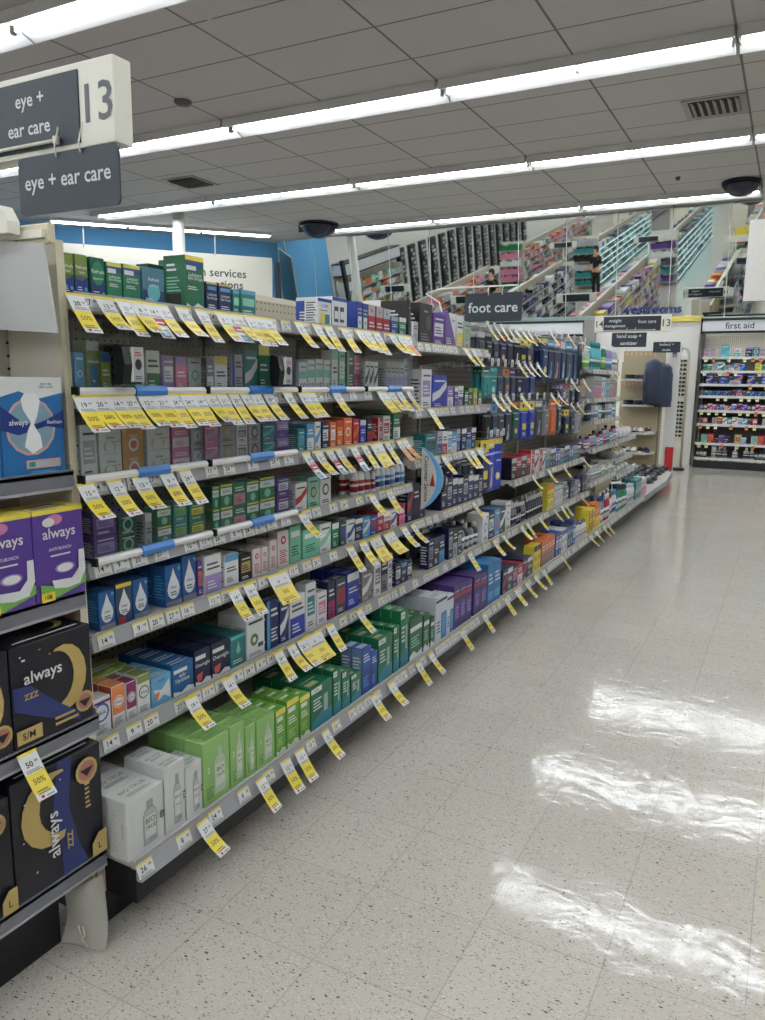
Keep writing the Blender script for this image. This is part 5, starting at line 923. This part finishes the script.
def skirt(P, off, z0, z1, m, nm):
    mb = MB(); n = len(P)
    vs = [(x+off, y, z0) for x, y in P]+[(x+off, y, z1) for x, y in P]+[(x+off-.012, y, z0) for x, y in P]+[(x+off-.012, y, z1) for x, y in P]
    mb.add(vs, [(i+1, i, i+n, i+n+1) for i in range(n-1)]+[(i+2*n, i+1+2*n, i+1+3*n, i+3*n) for i in range(n-1)]+[(i+n, i+3*n, i+1+3*n, i+1+n) for i in range(n-1)], m); W(mb, nm, r)
skirt(P2, .006, .145, .205, m_rail, 'price_channel'); skirt(P2, -.12, 0, .145, m_dark, 'kick_plate')
tag(r, 'tan corner display with fan-shaped shelves of slippers at the aisle end', 'display unit')
def slipper(x, y, z, rz, c1, c2, lab, pl='slipper display'):
    q = empty('slipper', (x, y, z), rz); mb = MB(); n = 16; P = []
    for k in range(n): t = 2*math.pi*k/n; P.append((.042*math.cos(t)*(1+.18*math.sin(t)), .125*math.sin(t)))
    mb.prism(P, 2, 0, .022, ink(c1)); mb.build('sole', q); mb = MB(); vs = []; secs = 6
    for j in range(secs+1):
        yy_ = .02+.10*j/secs; ww = .046*math.sqrt(max(.08, 1-(j/secs)**3*.9)); hh = .052*(1-(j/secs)**2*.7)
        for k in range(9): t = math.pi*k/8; vs.append((ww*math.cos(t), yy_, .02+hh*math.sin(t)))
    mb.add(vs, [(j*9+k, j*9+k+1, j*9+10+k, j*9+9+k) for j in range(secs) for k in range(8)]+[tuple(range(secs*9, secs*9+9))], ink(c2), True); mb.build('upper', q); queue(q, lab, pl, 'slipper', 'slippers '+pl, x+y*.1)
cols = [('white', 'black', 'black slipper with white sole'), ('slate', 'navy', 'navy slipper with slate sole'), ('black', 'silver', 'silver slipper with black sole'), ('grey', 'white', 'white slipper with grey sole')]
for lvl, zf in enumerate(zs[2:]):
    for k in range(5): c = cols[(k+lvl) % 4]; slipper(XL+.14+k*(b-XL-.3)/4, CY-.17-.02*(k % 2), zf, 2.6+.25*k, c[0], c[1], c[2], ['on the third fan shelf', 'on the lowest fan shelf'][lvl])
for k in range(24): c = [('black', 'black', 'black slipper with black sole'), ('black', 'silver', 'silver slipper with black sole')][(k*5 % 4) == 0]; slipper(-1.86+(k % 4)*.13+(k//4 < 2)*.04, 9.5+(k//4)*.31, .19, 2.9+.1*(k % 3), c[0], c[1], c[2], 'on the corner base deck')
# folded garments on the two upper fan shelves and garments on hangers
for lvl, zf in ((0, zs[0]), (1, zs[1])):
    for k in range(3):
        for s in range(2):
            mb = MB(); w, d, h = .11, .15, .03; x = XL+.15+k*.15; z = zf+s*.031
            mb.lathe([(.07, 0), (.078, .008), (.078, .022), (.068, .03)], ink(['navy', 'black', 'slate'][(k+s) % 3]), 4); mb.v = [(vx*.95+x, vy*1.15+CY-.15, vz+z) for vx, vy, vz in mb.v]
            o = W(mb, 'folded_garment'); queue(o, ['navy', 'black', 'slate'][(k+s) % 3]+' folded garment '+['in the lower layer', 'in the upper layer'][s], ['on the top fan shelf', 'on the second fan shelf'][lvl], 'garment', 'folded garments on the fan shelves', x)
def jacket(x, y, zt, L, c, lab, rz):
    q = empty('hanging_jacket', (x, y, zt), rz); mb = MB(); secs = []; hw = .15
    for z, w, d in ((0, .04, .03), (-.03, .09, .05), (-.06, hw, .06), (-.2, hw*1.02, .07), (-L*.7, hw*1.08, .08), (-L, hw*1.1, .075)): secs.append((z, w, d))
    n = 12; vs = [(w*math.cos(2*math.pi*k/n), d*math.sin(2*math.pi*k/n)*(1+.16*math.cos(5*2*math.pi*k/n)), z) for z, w, d in secs for k in range(n)]
    mb.add(vs, [(j*n+k, j*n+n+k, j*n+n+(k+1) % n, j*n+(k+1) % n) for j in range(5) for k in range(n)]+[tuple(range(n)), tuple(reversed(range(5*n, 6*n)))], ink(c), True)
    for s in (-1, 1): mb.tube([(s*.09, 0, -.06), (s*.145, 0, -.15), (s*.155, .01, -L*.5), (s*.155, .0, -L*.86)], .028, ink(c), 8)
    mb.build('jacket_body', q); mb = MB(); mb.tube([(0, 0, -.02), (0, 0, .03), (.012, 0, .05), (.02, 0, .035)], .002, m_hook); mb.build('hanger_hook', q); tag(q, lab, 'jacket')
p = at(655, 359, 1, CY-.42); q = at(664, 363, 1, CY-.36)
jacket(p.x, CY-.42, p.z, .60, (36, 50, 80), 'navy jacket hanging from the second fan shelf, nearer one', 1.0)
jacket(q.x, CY-.2, q.z, .60, (42, 58, 90), 'navy jacket hanging at the right edge of the tan panel', 1.1)
m_or = (240, 150, 90)
for zf, n in ((at(650, 352, 1, CY-.3).z, 8), (zs[0]-.04, 9), (zs[2]+.1, 6), (zs[3]+.02, 5)):
    for k in range(n):
        o = put(price_mesh('8'), 'sale_tag', (0, 0, 0), 0); bpy.data.objects.remove(o); mb = MB(); x = XL+.06+k*(b-XL-.1)/n; mb.prism([(-.0, 0), (.016, -.004), (.02, -.045), (.004, -.05)], 1, 0, .001, ink(m_or)); mb.v = [(vx+x, vy+CY-.36, vz+zf) for vx, vy, vz in mb.v]; mb.face([('l', .2, .2, .8, .8, 2, 'white')], (x+.002, CY-.3603, zf-.045), (1, 0, 0), (0, 0, 1), .016, .04, .0004)
        o = W(mb, 'orange_tag'); queue(o, 'small orange clearance tag', 'in the %s row of the slipper display' % {8: 'top', 9: 'second', 6: 'third', 5: 'lowest'}[n], 'tag', 'orange tags on the slipper display', x)
# white end column with the red block
r = empty('end_column', (-1.5, CY+.15, 0)); a, b2 = at(668.3, 370, 1, CY+.125), at(679.5, 370, 1, CY+.125); a.z = at(670, 345, 1, CY+.125).z
mb = MB(); mb.box(a.x, b2.x, CY+.125, CY+.2, 0, a.z, mat('off_white_laminate', (204, 204, 200), .4)); W(mb, 'column_body', r)
q = at(665.4, 447, 1, CY+.10); q2 = at(673.3, 447, 1, CY+.10); mb = MB(); mb.box(q.x, q2.x, CY+.10, CY+.124, .05, q.z, mat('red_painted_block', (176, 26, 32), .45)); W(mb, 'red_block', r)
q = at(675, 352, 1, CY+.12); mb = MB(); mb.box(q.x-.035, q.x+.035, CY+.12, CY+.1245, q.z-.08, q.z+.02, ink('silver')); mb.face([('r', .1, .45, .9, .9, 'slate'), ('r', .1, .2, .9, .35, 'red')], (q.x-.035, CY+.1195, q.z-.08), (1, 0, 0), (0, 0, 1), .07, .1, .0006); W(mb, 'notice', r)
tag(r, 'white end column with a red block near its foot at the aisle end', 'column')
# sunglasses rack behind the column
RY = 13.0
r = empty('sunglasses_rack', (-1.5, RY, 0)); q = at(687, 356, 1, RY); rx = q.x; mb = MB(); mb.box(rx-.12, rx+.005, RY, RY+.04, .05, q.z, m_beige_l); W(mb, 'rack_panel', r)
mb = MB(); mb.tube([(rx+.03, RY+.02, .02), (rx+.03, RY+.02, q.z+.02), (rx+.0, RY+.02, q.z+.1), (rx-.06, RY+.02, q.z+.12), (rx-.11, RY+.02, q.z+.06)], .02, m_beige, 8); W(mb, 'tube_frame', r)
mb = MB(); mb.box(rx-.14, rx+.08, RY-.08, RY+.12, 0, .03, m_dark); W(mb, 'foot', r); tag(r, 'narrow beige sunglasses rack with a curved tube behind the end column', 'rack')
for k in range(18):
    z = .55+k*.065+(.06 if k > 8 else 0)
    if z > q.z-.06: break
    o = MB(); y = RY-.03; lens = mat('dark_lens', (14, 16, 20), .1)
    for e in (-1, 1): o.lathe([(.024, 0), (.024, .004)], lens, 10); n = 20; o.v[-n:] = [(rx-.045+e*.028+vv[0], y-vv[2], z+vv[1]*.8) for vv in o.v[-n:]]; o.tube([(rx-.045+e*.052, y, z+.01), (rx-.045+e*.056, y+.05, z-.02)], .003, lens, 4)
    o.box(rx-.05, rx-.04, y-.004, y, z+.004, z+.009, lens); o = W(o, 'sunglasses'); tag(o, 'pair of dark sunglasses, %s up from the bottom of the beige rack' % ORD[k], 'sunglasses', 'sunglasses on the beige rack')
# ------------------------------------------------------------ first aid wall shelving
FY = 13.66; r = empty('first_aid_shelving', (0, 13.9, 0)); fx0 = -1.37; fx1 = 1.2
mb = MB(); mb.box(fx0, fx1, 13.93, 13.96, 0, 2.17, m_pegx); W(mb, 'back_panel', r)
mb = MB(); mb.box(fx0+.03, fx1, 13.92, 13.93, .1, 1.5, mat('dark_back_board', (70, 64, 58), .6)); W(mb, 'dark_backing', r)
mb = MB(); mb.box(fx0-.02, fx0, 13.64, 13.95, 0, 2.17, mat('charcoal_side', (62, 60, 58), .5)); W(mb, 'side_panel', r)
mb = MB(); mb.box(fx0, fx1, 13.60, 13.93, 0, .12, m_dark); W(mb, 'kick_plate', r)
FAZ = [1.80, 1.58, 1.37, 1.18, .95, .725, .415, .17]
FAN = ['top', 'second', 'third', 'fourth', 'fifth', 'sixth', 'seventh', 'bottom']
FA = [[('c:silver:pink:3',.09),('c:silver:pink:5',.09),0,('c:aqua:sky:4',.13),0,('c:white:aqua:2',.09),0,('c:navy:lilac:0',.1),('c:teal:white:1',.1)],
      [('c:teal:green:4',.07),('c:green:white:0',.07),('c:silver:teal:1',.09),('c:teal:white:4',.1),('c:silver:slate:5',.06),('c:royal:white:2',.07),('c:silver:red:4',.08),('c:royal:sky:4',.08),0,0,('c:yellow:gold:0',.09)],
      [0,('c:royal:gold:4',.1),('c:navy:slate:5',.1),('c:blue:silver:0',.12),('c:navy:slate:5',.09),('c:royal:orange:4',.12)],
      [('c:slate:red:5',.06),('c:teal:slate:2',.06)]+[('c:blue:sky:4',.055),('c:navy:sky:1',.055)]*3+[('c:navy:red:5',.07),('c:slate:pink:2',.08)],
      [('c:navy:silver:5',.06),('c:black:white:5',.06),('c:pink:navy:4',.07),('c:magenta:white:0',.06),('c:royal:red:0',.06),('c:silver:blue:2',.06),('c:pink:silver:2',.05),('c:red:white:4',.05),('c:blue:white:0',.07),('c:magenta:navy:4',.08),('c:royal:pink:4',.07)],
      [('c:slate:red:4',.07),('c:red:white:5',.07),0,('c:silver:red:1',.07),('c:red:yellow:0',.08),('c:white:teal:4',.07),('c:teal:white:5',.07),('c:white:orange:4',.08),('c:white:sky:2',.07),('c:sky:white:4',.07)],
      [0,('c:mint:grey:5',.09),('c:red:orange:5',.1),('c:black:red:4',.06),('c:blue:magenta:5',.09),('c:navy:purple:0',.08),0,('c:gold:red:1',.1),('c:sky:white:0',.07)],
      [('B:bottle:black:black:grey',.06),('B:bottle:black:black:silver',.05),('B:bottle:black:slate:silver',.05),0,('B:tub:silver:white:grey',.08),('B:bottle:grey:silver:slate',.08),('B:bottle:grey:silver:slate',.08),0,('B:spray:silver:white:white',.09),0,('B:bottle:silver:white:black',.09),('B:bottle:silver:white:slate',.07)]]
for k, z in enumerate(FAZ):
    mb = MB(); mb.box(fx0, fx1, FY, 13.93, z-.02, z, m_shelf); s = W(mb, 'shelf', r); mb = MB(); mb.prism([(FY, z), (FY-.012, z-.002), (FY-.016, z-.04), (FY, z-.042)], 0, fx0, fx1, mat('pale_channel', (186, 186, 184), .4)); W(mb, 'price_channel', s)
    x = fx0+.015; i = 0; pl = 'on the %s first aid shelf' % FAN[k]; nxt = FAZ[k-1] if k else 2.17
    for rep in range(2):
        for it in FA[k]:
            if it == 0: x += .07; continue
            key, w = it; h = min(w*1.45, nxt-z-.05) if not key.startswith('B') else min(.19, nxt-z-.06)
            if x+w > fx1: break
            if key[0] == 'B':
                _, kd, b_, c1, l1 = key.split(':'); o = put_bottle(kd, w, h, b_, c1, l1, (x+w/2, FY+.06, z), 0); queue(o, '%s %s with %s cap' % (cname(b_), {'tub': 'tub', 'spray': 'spray bottle'}.get(kd, 'bottle'), c1), pl, 'bottle', 'bottles '+pl, x)
            else:
                st = style(key); o = put(carton_mesh(key, w, h, .06, False), 'first_aid_carton', (x+w/2, FY+.012, z), 0); queue(o, st['desc'], pl, 'carton', 'cartons '+pl, x)
            x += w+.002
    rr_ = random.Random(k+3)
    for j in range(11):
        if rr_.random() < .62:
            x = fx0+.06+j*.115; c = ['yellow', 'yellow', (240, 236, 150), 'orange'][rr_.randrange(4)] if k < 7 else (236, 232, 130)
            mb = MB(); mb.prism([(FY-.018, z-.02), (FY-.019, z-.02), (FY-.026, z-.085), (FY-.025, z-.085)], 0, x-.024, x+.024, ink((238, 234, 170) if c != 'orange' else (236, 130, 60))); mb.face([('l', .15, .5, .85, .9, 2, 'slate')], (x-.024, FY-.0262, z-.085), (1, 0, 0), (0, 0, 1), .048, .065, .0005)
            o = W(mb, 'shelf_tag'); queue(o, 'small pale yellow tag' if c != 'orange' else 'small orange tag', 'hanging from the %s first aid shelf' % FAN[k], 'tag', 'tags on the first aid shelves', x)
p = at(735, 383, 1, FY-.03); mb = MB(); mb.box(p.x-.08, p.x+.08, FY-.024, FY-.022, p.z-.03, p.z+.04, ink('silver')); mb.face([('l', .1, .2, .9, .8, 3, 'slate')], (p.x-.08, FY-.0245, p.z-.03), (1, 0, 0), (0, 0, 1), .16, .07, .0005); tag(W(mb, 'shelf_notice'), 'pale notice card clipped to the third first aid shelf', 'notice')
tag(r, 'first aid wall shelving under the white header at the far right', 'shelving unit')
# ------------------------------------------------------------ the rest of the shop, seen in the tilted mirrors
PAL = ['white', 'silver', 'navy', 'purple', 'red', 'teal', 'green', 'sky', 'pink', 'yellow', 'orange', 'black', 'slate', 'blue', 'cream', 'lilac']
m_led = emit('shelf_led_strip', (170, 235, 240), 2.2)
def runit(xc, y0, y1, label, side=(-1, 1), led=False, hgt=1.62, pal=PAL, n=6, seed=1, dens=.92, own=True):
    rng = random.Random(seed); g = empty('shelving_run', (xc, (y0+y1)/2, 0)); mb = MB(); mb.box(xc-.03, xc+.03, y0, y1, .12, hgt, m_beige); mb.box(xc-.035, xc+.035, y0, y1, hgt, hgt+.03, m_beige_l)
    xa, xb_ = (xc-.42 if -1 in side else xc-.03), (xc+.42 if 1 in side else xc+.03)
    for y in (y0, y1): mb.box(xa, xb_, y-.015, y+.015, .0, hgt*.98, m_beige_l)
    W(mb, 'spine', g); mb = MB(); mb.box(xa, xb_, y0, y1, 0, .14, m_dark); W(mb, 'kick_plate', g); pb = MB()
    for s in side:
        for k in range(n):
            z = .16+k*(hgt-.2)/n; dp = .47 if k == 0 else .40
            sb = MB(); sb.box(xc, xc+s*dp, y0+.02, y1-.02, z-.02, z, m_shelf); sb.box(xc+s*dp, xc+s*(dp+.008), y0+.02, y1-.02, z-.035, z+.005, m_rail)
            if led: sb.box(xc+s*(dp-.05), xc+s*(dp-.03), y0+.05, y1-.05, z-.03, z-.022, m_led); sb.box(xc+s*(dp+.008), xc+s*(dp+.012), y0+.05, y1-.05, z-.02, z, m_led)
            W(sb, 'shelf', g)
            y = y0+.04; gap = (hgt-.2)/n
            while y < y1-.15:
                w = rng.uniform(.05, .13); c = rng.choice(pal); m = rng.randint(1, 4); h = gap*rng.uniform(.35, .82)
                for q in range(m):
                    if y+w > y1-.03: break
                    if rng.random() < dens: pb.box(xc+s*(dp-.03), xc+s*(dp-.03-min(.3, .06+.1*rng.randint(1, 2))), y, y+w-.004, z+.001, z+h, ink(c)); 
                    if rng.random() < .5: pb.box(xc+s*(dp-.029), xc+s*(dp-.028), y+w*.15, y+w*.8, z+h*.4, z+h*.75, ink(rng.choice(('white', 'silver', c))))
                    y += w
                y += rng.choice((0, .01, .05))
    o = W(pb, 'assorted_stock'); tag(o, 'assorted packages stocked on '+label, 'merchandise', kind='stuff'); tag(g, label, 'shelving unit')
runit(XB-.105, 1.24, 8.2, 'hidden far side of the eye care gondola, seen in the mirrors', side=(-1,), seed=3, pal=['white', 'purple', 'lilac', 'silver', 'orange', 'yellow', 'green'], hgt=1.60)
bpy.data.objects['shelving_run'].location.x -= 0
SP = ['white', 'purple', 'lilac', 'silver', 'red', 'yellow', 'teal', 'white', 'pink']
runit(-4.55, 1.3, 9.9, 'second aisle gondola reflected in the mirrors', seed=5, pal=['white', 'purple', 'lilac', 'silver', 'orange', 'yellow', 'navy', 'white', 'pink'])
runit(-7.3, 1.3, 9.6, 'third aisle gondola reflected in the mirrors', seed=6, pal=['white', 'slate', 'silver', 'purple', 'navy', 'white', 'black'])
runit(-10.3, .2, 7.6, 'fourth aisle gondola reflected at the left of the mirrors', seed=16, hgt=1.45, pal=['white', 'orange', 'silver', 'pink', 'slate', 'white'])
for k, (xc, pal_) in enumerate([(-1.85, ['red', 'pink', 'white', 'green', 'silver', 'yellow']), (-4.6, ['slate', 'navy', 'black', 'purple', 'silver', 'teal', 'white']), (-7.4, ['slate', 'navy', 'silver', 'white', 'teal', 'black']), (-10.3, ['red', 'orange', 'white', 'green', 'pink', 'silver']), (2.2, ['red', 'pink', 'white', 'green', 'silver', 'yellow'])]):
    runit(xc, -14, -2.6, '%s gondola left of the right wall, beyond the cross aisle behind the camera' % ordn(k), seed=30+k, led=k in (1, 2), pal=pal_)
    runit(xc+1.35, -31, -16.5, '%s gondola in the farthest block behind the camera' % ordn(k), seed=40+k, led=k == 2, pal=PAL)
    rng = random.Random(60+k); g = empty('end_cap_shelving', (xc, -2.3, 0)); mb = MB(); mb.box(xc-.46, xc+.46, -2.57, -2.54, 0, 1.9, m_beige_l); W(mb, 'back_panel', g); pb = MB()
    for q in range(6):
        z = .15+q*.29; mb = MB(); mb.box(xc-.45, xc+.45, -2.54, -2.2, z-.02, z, m_shelf); W(mb, 'shelf', g); c = rng.choice(pal_); x = xc-.43
        while x < xc+.36: w = rng.uniform(.06, .1); pb.box(x, x+w-.006, -2.5, -2.24, z+.001, z+rng.uniform(.15, .25), ink(c)); x += w
    tag(W(pb, 'assorted_stock'), 'assorted packages on the %s end cap across the cross aisle' % ordn(k), 'merchandise', kind='stuff'); tag(g, '%s end cap facing the mirrors across the cross aisle' % ordn(k), 'shelving unit')
runit(2.6, 1.2, 9.5, 'gondola across the aisle to the right of the frame', seed=12)
# tall dark display columns along the left wall and the wall unit near the pharmacy
m_shiny = mat('glossy_blister', (220, 224, 228), .2)
for k in range(16):
    y = 2.0-k*.95; g = empty('wall_display_column', (X0+.1, y, 0)); mb = MB(); mb.box(X0, X0+.12, y-.24, y+.24, .1, 2.5, m_blackp); W(mb, 'board', g); mb = MB(); rng = random.Random(k)
    for a in range(14):
        for b in range(4):
            if rng.random() < .8: mb.box(X0+.12, X0+.16, y-.2+b*.105, y-.2+b*.105+.07, .25+a*.155, .25+a*.155+.09, ink(rng.choice(('white', 'silver', 'slate', 'silver'))))
    W(mb, 'hanging_stock', g).update_tag(); tag(g, 'tall dark display column on the left wall, %s from the pharmacy end' % ordn(k), 'display column', 'dark display columns along the left wall')
runit(X0+.12, 2.9, 6.7, 'wall shelving below a white header near the pharmacy', side=(1,), hgt=2.2, seed=20, n=7, pal=['white', 'orange', 'silver', 'yellow', 'mint', 'white'])
mb = MB(); mb.box(X0+.02, X0+.5, 2.9, 6.7, 2.36, 2.68, m_head); mb.box(X0+.02, X0+.51, 2.88, 6.72, 2.68, 2.72, m_blk); mb.box(X0+.02, X0+.51, 2.88, 6.72, 2.32, 2.36, m_blk); tag(W(mb, 'wall_header'), 'white header above the wall shelving near the pharmacy', 'sign')
for xx, yy_, lab in ((-4.55, 10.1, 'second'), (-7.3, 9.8, 'third'), (-10.3, 7.8, 'fourth'), (-4.55, 1.0, 'near end of the second'), (-7.3, 1.0, 'near end of the third')):
    r = empty('aisle_sign', (xx, yy_, 2.0)); mb = MB(); mb.box(xx-.45, xx+.45, yy_, yy_+.07, 2.0, 2.19, m_signw); W(mb, 'sign_box', r); mb = MB(); mb.box(xx-.3, xx+.3, yy_+.07, yy_+.075, 2.015, 2.175, m_sign); W(mb, 'category_panel', r); mb = MB(); mb.box(xx-.02, xx+.02, yy_+.02, yy_+.05, 1.62, 2.0, m_signw); W(mb, 'support_post', r); tag(r, 'white and slate aisle sign over the end of the %s gondola' % lab, 'sign')
# shoppers seen only in the mirrors
def person(x, y, rz, shirt, trousers, hair, lab, arm=0):
    g = empty('person', (x, y, 0), rz)
    def skin(pts, edges, m, nm, par):
        me = bpy.data.meshes.new(nm); me.from_pydata([p[:3] for p in pts], edges, []); o = bpy.data.objects.new(nm, me); COL.objects.link(o)
        md = o.modifiers.new('s', 'SKIN'); sv = me.skin_vertices if len(me.skin_vertices) else None
        if not me.skin_vertices: me.attributes
        if not len(me.skin_vertices): bpy.context.view_layer.update()
        for i, p in enumerate(pts):
            if len(me.skin_vertices): v = me.skin_vertices[0].data[i]; v.radius = (p[3], p[4] if len(p) > 4 else p[3]); v.use_root = i == 0
        o.modifiers.new('u', 'SUBSURF').levels = 1; o.modifiers['u'].render_levels = 1; me.materials.append(m); o.parent = par; return o
    def ensure(): pass
    sk = mat('skin_tone', CN['skin'], .5)
    P = [(0,0,.93,.12,.09),(0,0,1.1,.11,.085),(0,0,1.32,.14,.09),(0,.0,1.45,.07,.06),(0,.01,1.52,.045),(0,.02,1.6,.07,.075),(0,.02,1.70,.07,.08),
         (.17,0,1.40,.05),(.22,.02,1.15,.04),(.2,.2,1.05,.03),(.17,.3,1.08,.03),(-.17,0,1.40,.05),(-.22,.02,1.15,.04),(-.2,.18,1.0,.03),(-.19,.26,.98,.03),
         (.09,0,.85,.08),(.1,.02,.48,.055),(.1,0,.08,.04),(.1,.12,.03,.035),(-.09,0,.85,.08),(-.1,.02,.48,.055),(-.1,0,.08,.04),(-.1,.12,.03,.035)]
    E_ = [(0,1),(1,2),(2,3),(3,4),(4,5),(5,6),(3,7),(7,8),(8,9),(9,10),(3,11),(11,12),(12,13),(13,14),(0,15),(15,16),(16,17),(17,18),(0,19),(19,20),(20,21),(21,22)]
    me_probe = skin(P, E_, sk, 'body', g)
    idx = [0,1,2,3,7,8,11,12]; Q = [P[i][:3]+tuple(r+.012 for r in P[i][3:]) for i in idx]; skin(Q, [(0,1),(1,2),(2,3),(3,4),(4,5),(3,6),(6,7)], mat('shirt_'+lab[:6], shirt, .8), 'shirt', g)
    idx = [0,15,16,17,19,20,21]; Q = [P[i][:3]+tuple(r+.012 for r in P[i][3:]) for i in idx]; skin(Q, [(0,1),(1,2),(2,3),(0,4),(4,5),(5,6)], mat('trousers_'+lab[:6], trousers, .8), 'trousers', g)
    mb = MB(); mb.lathe([(.03, 1.56), (.085, 1.6), (.098, 1.68), (.09, 1.74), (.05, 1.785), (.005, 1.795)], mat('hair_dark', hair, .7), 14, (0, 0, 0)); mb.v = [(a, b*1.05-.012-max(0, b)*.35, c) for a, b, c in mb.v]; mb.build('hair', g)
    tag(g, lab, 'person')
person(-6.6, -.6, .4, (22, 22, 26), (24, 24, 30), (26, 20, 18), 'person in black standing at the gondola end, seen in the mirror')
person(-9.1, 3.2, .2, (60, 30, 36), (30, 32, 44), (30, 22, 18), 'person in a dark red top seen in the mirror at left')
flush()
for l in LB:
    if len(l.split()) > 16: print('LONGLABEL', l)
# ------------------------------------------------------------ world, camera, view
w = bpy.data.worlds.new('shop'); S.world = w; w.use_nodes = True; w.node_tree.nodes['Background'].inputs[0].default_value = (.5, .52, .55, 1); w.node_tree.nodes['Background'].inputs[1].default_value = .3
cd = bpy.data.cameras.new('camera'); cd.sensor_fit = 'HORIZONTAL'; cd.sensor_width = 36; cd.lens = FPX*36/765; cd.clip_start = .02; cd.clip_end = 200
co = bpy.data.objects.new('camera', cd); COL.objects.link(co)
co.matrix_world = Matrix(((_R.x, _U.x, -_F.x, CP.x), (_R.y, _U.y, -_F.y, CP.y), (_R.z, _U.z, -_F.z, CP.z), (0, 0, 0, 1)))
S.camera = co
S.view_settings.view_transform = 'Standard'; S.view_settings.look = 'None'; S.view_settings.gamma = 1; S.view_settings.use_curve_mapping = False; S.view_settings.exposure = 0.16
